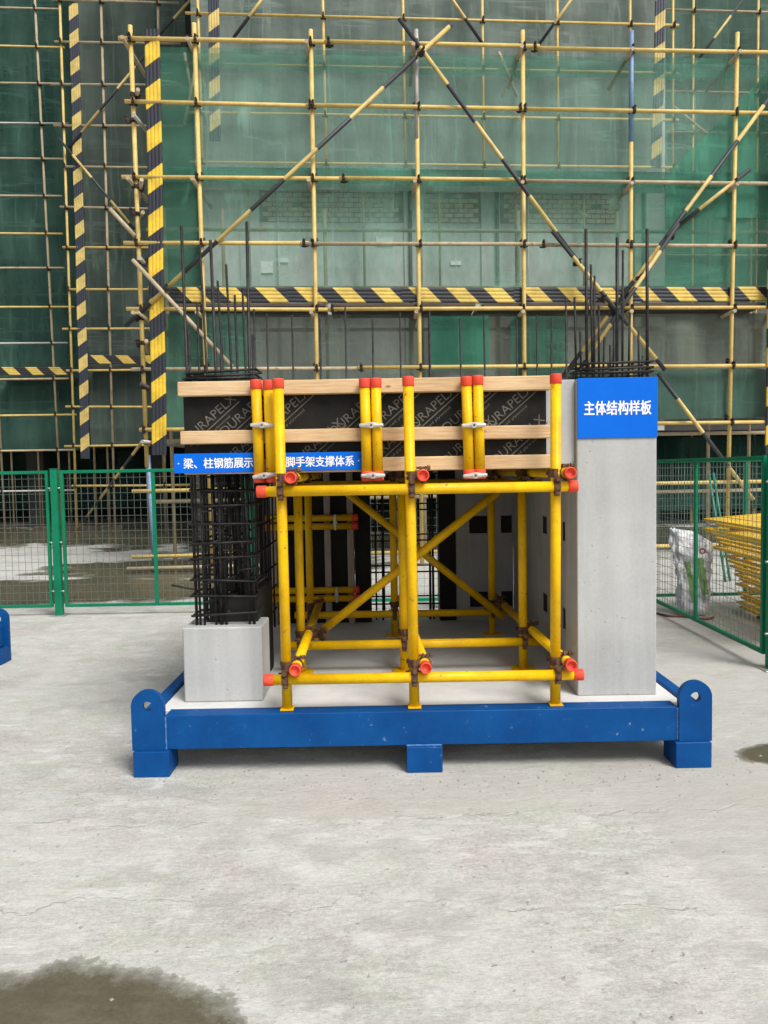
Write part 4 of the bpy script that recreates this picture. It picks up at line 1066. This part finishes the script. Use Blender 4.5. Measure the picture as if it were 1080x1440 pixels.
# ------------------------------------------------------------------ yard objects on the right
def yellow_panel(c, rz, tilt, lab, L=1.75, Wd=1.05, wired=True):
    t = thing('mesh_grating', c, lab, 'mesh frame', 'yellow mesh frames in a stack')
    M = Matrix.Translation(c) @ Matrix.Rotation(rz, 4, 'Z') @ Matrix.Rotation(tilt, 4, 'Y')
    bm = bmesh.new()
    for lo, hi in (((0, 0, 0), (Wd, .03, .021)), ((0, L - .03, 0), (Wd, L, .021)), ((0, .03, 0), (.03, L - .03, .021)), ((Wd - .03, .03, 0), (Wd, L - .03, .021))): bm_box(bm, lo, hi)
    put('frame', from_bm(bm), M, YPANEL, t)
    vs, fs = [], []
    for i in range(1, 30):
        y = L * i / 30; s = len(vs); vs += [(.03, y - .002, .009), (Wd - .03, y - .002, .009), (Wd - .03, y + .002, .013), (.03, y + .002, .013)]; fs.append((s, s + 1, s + 2, s + 3))
    for i in range(1, 18):
        x = Wd * i / 18; s = len(vs); vs += [(x - .002, .03, .013), (x + .002, .03, .013), (x + .002, L - .03, .017), (x - .002, L - .03, .017)]; fs.append((s, s + 1, s + 2, s + 3))
    if wired: o = put('wire_mesh', mesh(vs, fs), M, YPANEL, t); o['kind'] = 'stuff'
nP = 20
for i in range(nP):
    u = i / (nP - 1); st = max(0.0, (u - .18) / .82)
    x = 3.30 - .30 * min(1, st * 1.25) ** 1.3 + random.uniform(-.022, .022) - (.07 if i in (13, 17, 19) else 0); z = .03 + i * .0445
    y = 5.55 + random.uniform(-.03, .03) - .06 * u
    lab = 'uppermost yellow mesh frame of the stack behind the side fence' if i == nP - 1 else ('lowest yellow mesh frame of the stack behind the side fence' if i == 0 else 'yellow mesh frame inside the tall stack behind the side fence')
    yellow_panel((x, y, z), R(random.uniform(-.9, .9)) - .05, -R(.2 + 11 * max(0, u - .62)), lab, wired=i % 3 == 1)
for i in range(2):
    o = box('timber_skid', (3.35, 5.9 + i * .9, 0), (4.3, 5.99 + i * .9, .029), PLANK, None, .004)
    tag(o, ['timber skid under the near end of the yellow stack', 'timber skid under the far end of the yellow stack'][i], 'timber')

def sack():
    mt, n, l = node_mat('woven_sack')
    s = new(n, 'SeparateXYZ'); tcv = coords(n, l); l.new(tcv, s.inputs[0])
    wz = noise(n, l, tcv, 9, 4, .6)
    def band(sock, lo, hi): return mathn(n, l, 'MULTIPLY', mathn(n, l, 'GREATER_THAN', sock, lo), mathn(n, l, 'LESS_THAN', sock, hi))
    base = ramp(n, l, wz, [(.38, (.40, .40, .46)), (.6, (.76, .76, .77))])
    z = s.outputs[2]; xx = mathn(n, l, 'ADD', mathn(n, l, 'ADD', s.outputs[0], mathn(n, l, 'MULTIPLY', wz, .05)), mathn(n, l, 'MULTIPLY', mathn(n, l, 'SUBTRACT', z, .3), .16))
    g1 = mathn(n, l, 'MULTIPLY', band(xx, -.015, .032), band(z, .13, .50)); g2 = mathn(n, l, 'MULTIPLY', band(xx, .085, .15), band(z, .20, .54))
    gr = mathn(n, l, 'MAXIMUM', g1, g2)
    front = mathn(n, l, 'LESS_THAN', s.outputs[1], .0)
    base = mixc(n, l, mathn(n, l, 'MULTIPLY', gr, front), base, ramp(n, l, wz, [(.35, (.10, .24, .05)), (.65, (.26, .40, .14))]))
    mp = new(n, 'Mapping'); mp.inputs['Location'].default_value = (-.085, 0, -.60); mp.inputs['Scale'].default_value = (1, 0, 1); l.new(tcv, mp.inputs[0])
    ln = new(n, 'VectorMath', operation='LENGTH'); l.new(mp.outputs[0], ln.inputs[0])
    ring = mathn(n, l, 'MULTIPLY', band(ln.outputs['Value'], .012, .030), front)
    base = mixc(n, l, ring, base, (.30, .06, .07))
    p = new(n, 'BsdfPrincipled'); l.new(base, p.inputs['Base Color']); setv(p, Roughness=.6)
    ww = noise(n, l, coords(n, l, (1, 1, .6)), 14, 5, .6); l.new(bump(n, l, ww, .9, .03), p.inputs['Normal'])
    o = new(n, 'OutputMaterial'); l.new(p.outputs[0], o.inputs[0])
    rnd = random.Random(5); vs, fs = [], []; N, H = 64, 48
    for j in range(H + 1):
        v = j / H; z = .78 * v
        wdt = .150 * (1 - .12 * math.sin(v * 5)) + .012 * v; dep = .115 * (1 - v) ** .55 + .012
        if v < .08: q = .72 + .28 * math.sqrt(v / .08); wdt *= q; dep *= q
        for i in range(N):
            a = 2 * math.pi * i / N; c, s_ = math.cos(a), math.sin(a)
            c2 = math.copysign(abs(c) ** .55, c); s_ = math.copysign(abs(s_) ** .7, s_)
            wr = .009 * math.sin(5 * a + 9 * v) + .007 * math.sin(11 * a - 14 * v + 1) + .006 * math.sin(3 * a + 31 * v) + .005 * math.sin(17 * a + 23 * v + 2) + .004 * math.sin(7 * a - 41 * v)
            topdrop = -.11 * max(0, v - .72) / .28 * max(0, c2) * 1.0 + .03 * max(0, v - .8) / .2 * max(0, -c2)
            vs.append((wdt * c2 + wr + .02 * math.sin(4 * v), dep * s_ + wr * .9 - .03 * v * v, z + topdrop + wr * .4 * v))
    for j in range(H):
        for i in range(N): fs.append((j * N + i, j * N + (i + 1) % N, (j + 1) * N + (i + 1) % N, (j + 1) * N + i))
    fs += [tuple(reversed(range(N))), tuple(range(H * N, H * N + N))]
    o = put('woven_sack', mesh(vs, fs, True), Matrix.Translation((2.87, 7.16, .004)) @ Matrix.Rotation(R(-14), 4, 'Z'), mt)
    tag(o, 'white woven sack with green print standing behind the side fence', 'sack')
sack()
for i, (px, w_) in enumerate(((1004, .0), (1013, .05))):
    p = at(px, 700, 9.2)
    o = tube('green_pipe', (p.x + .1, 9.1 + w_, 0), (p.x - .02, 9.3 + w_, 1.30), .014, surf('green_plastic', (.01, .16, .10), (.02, .22, .14), 6, .4), None, 12)
    tag(o, ['thin green pipe leaning beyond the fence, the nearer to the sack', 'thin green pipe leaning beyond the fence above the yellow stack'][i], 'pipe')
def hose(pts, r, name, label, cat):
    cu = bpy.data.curves.new('h', 'CURVE'); cu.dimensions = '3D'; sp = cu.splines.new('NURBS'); sp.points.add(len(pts) - 1); sp.use_endpoint_u = True; sp.order_u = 4
    for q, p in zip(sp.points, pts): q.co = (*p, 1)
    cu.bevel_depth = r; cu.bevel_resolution = 2; cu.resolution_u = 8
    o = bpy.data.objects.new('h', cu); COL.objects.link(o); dg = bpy.context.evaluated_depsgraph_get(); dg.update()
    me = bpy.data.meshes.new_from_object(o.evaluated_get(dg)); bpy.data.objects.remove(o)
    c = Vector(pts[0]); me.transform(Matrix.Translation(-c)); me.materials.clear()
    return tag(put(name, me, Matrix.Translation(c), HOSE), label, cat)
def gp(px, py, z=.012):
    d = ray(px, py); return tuple(CAM + d * ((z - 1.4) / d.z))
hose([gp(905, 858), gp(925, 862), gp(938, 867), gp(952, 866), gp(975, 868), gp(995, 872), gp(1003, 868)], .011, 'hose', 'thin red brown hose on the ground by the side fence', 'hose')
# loose grit on the yard
rnd = random.Random(11); vs, fs = [], []
for _ in range(900):
    y = rnd.uniform(1.7, 8.5); x = rnd.uniform(-.62, .62) * y
    if _ > 520: y = rnd.gauss(3.42, .09); x = rnd.uniform(-1.4, 1.9)
    s = rnd.choice((.003, .004, .005, .007, .010)) * rnd.uniform(.7, 1.2)
    b = len(vs)
    for dx, dy, dz in ((1, 0, 0), (0, 1, 0), (-1, 0, 0), (0, -1, 0), (0, 0, 1)):
        vs.append((x + dx * s * rnd.uniform(.6, 1.3), y + dy * s * rnd.uniform(.6, 1.3), .0 + dz * s * rnd.uniform(.4, .8)))
    fs += [(b, b + 1, b + 4), (b + 1, b + 2, b + 4), (b + 2, b + 3, b + 4), (b + 3, b, b + 4)]
gr = put('grit', mesh(vs, fs), Matrix.Identity(4), surf('grit_stone', (.20, .19, .17), (.40, .385, .36), 30, .9)); gr['kind'] = 'stuff'; gr['label'] = 'loose grit scattered over the yard'
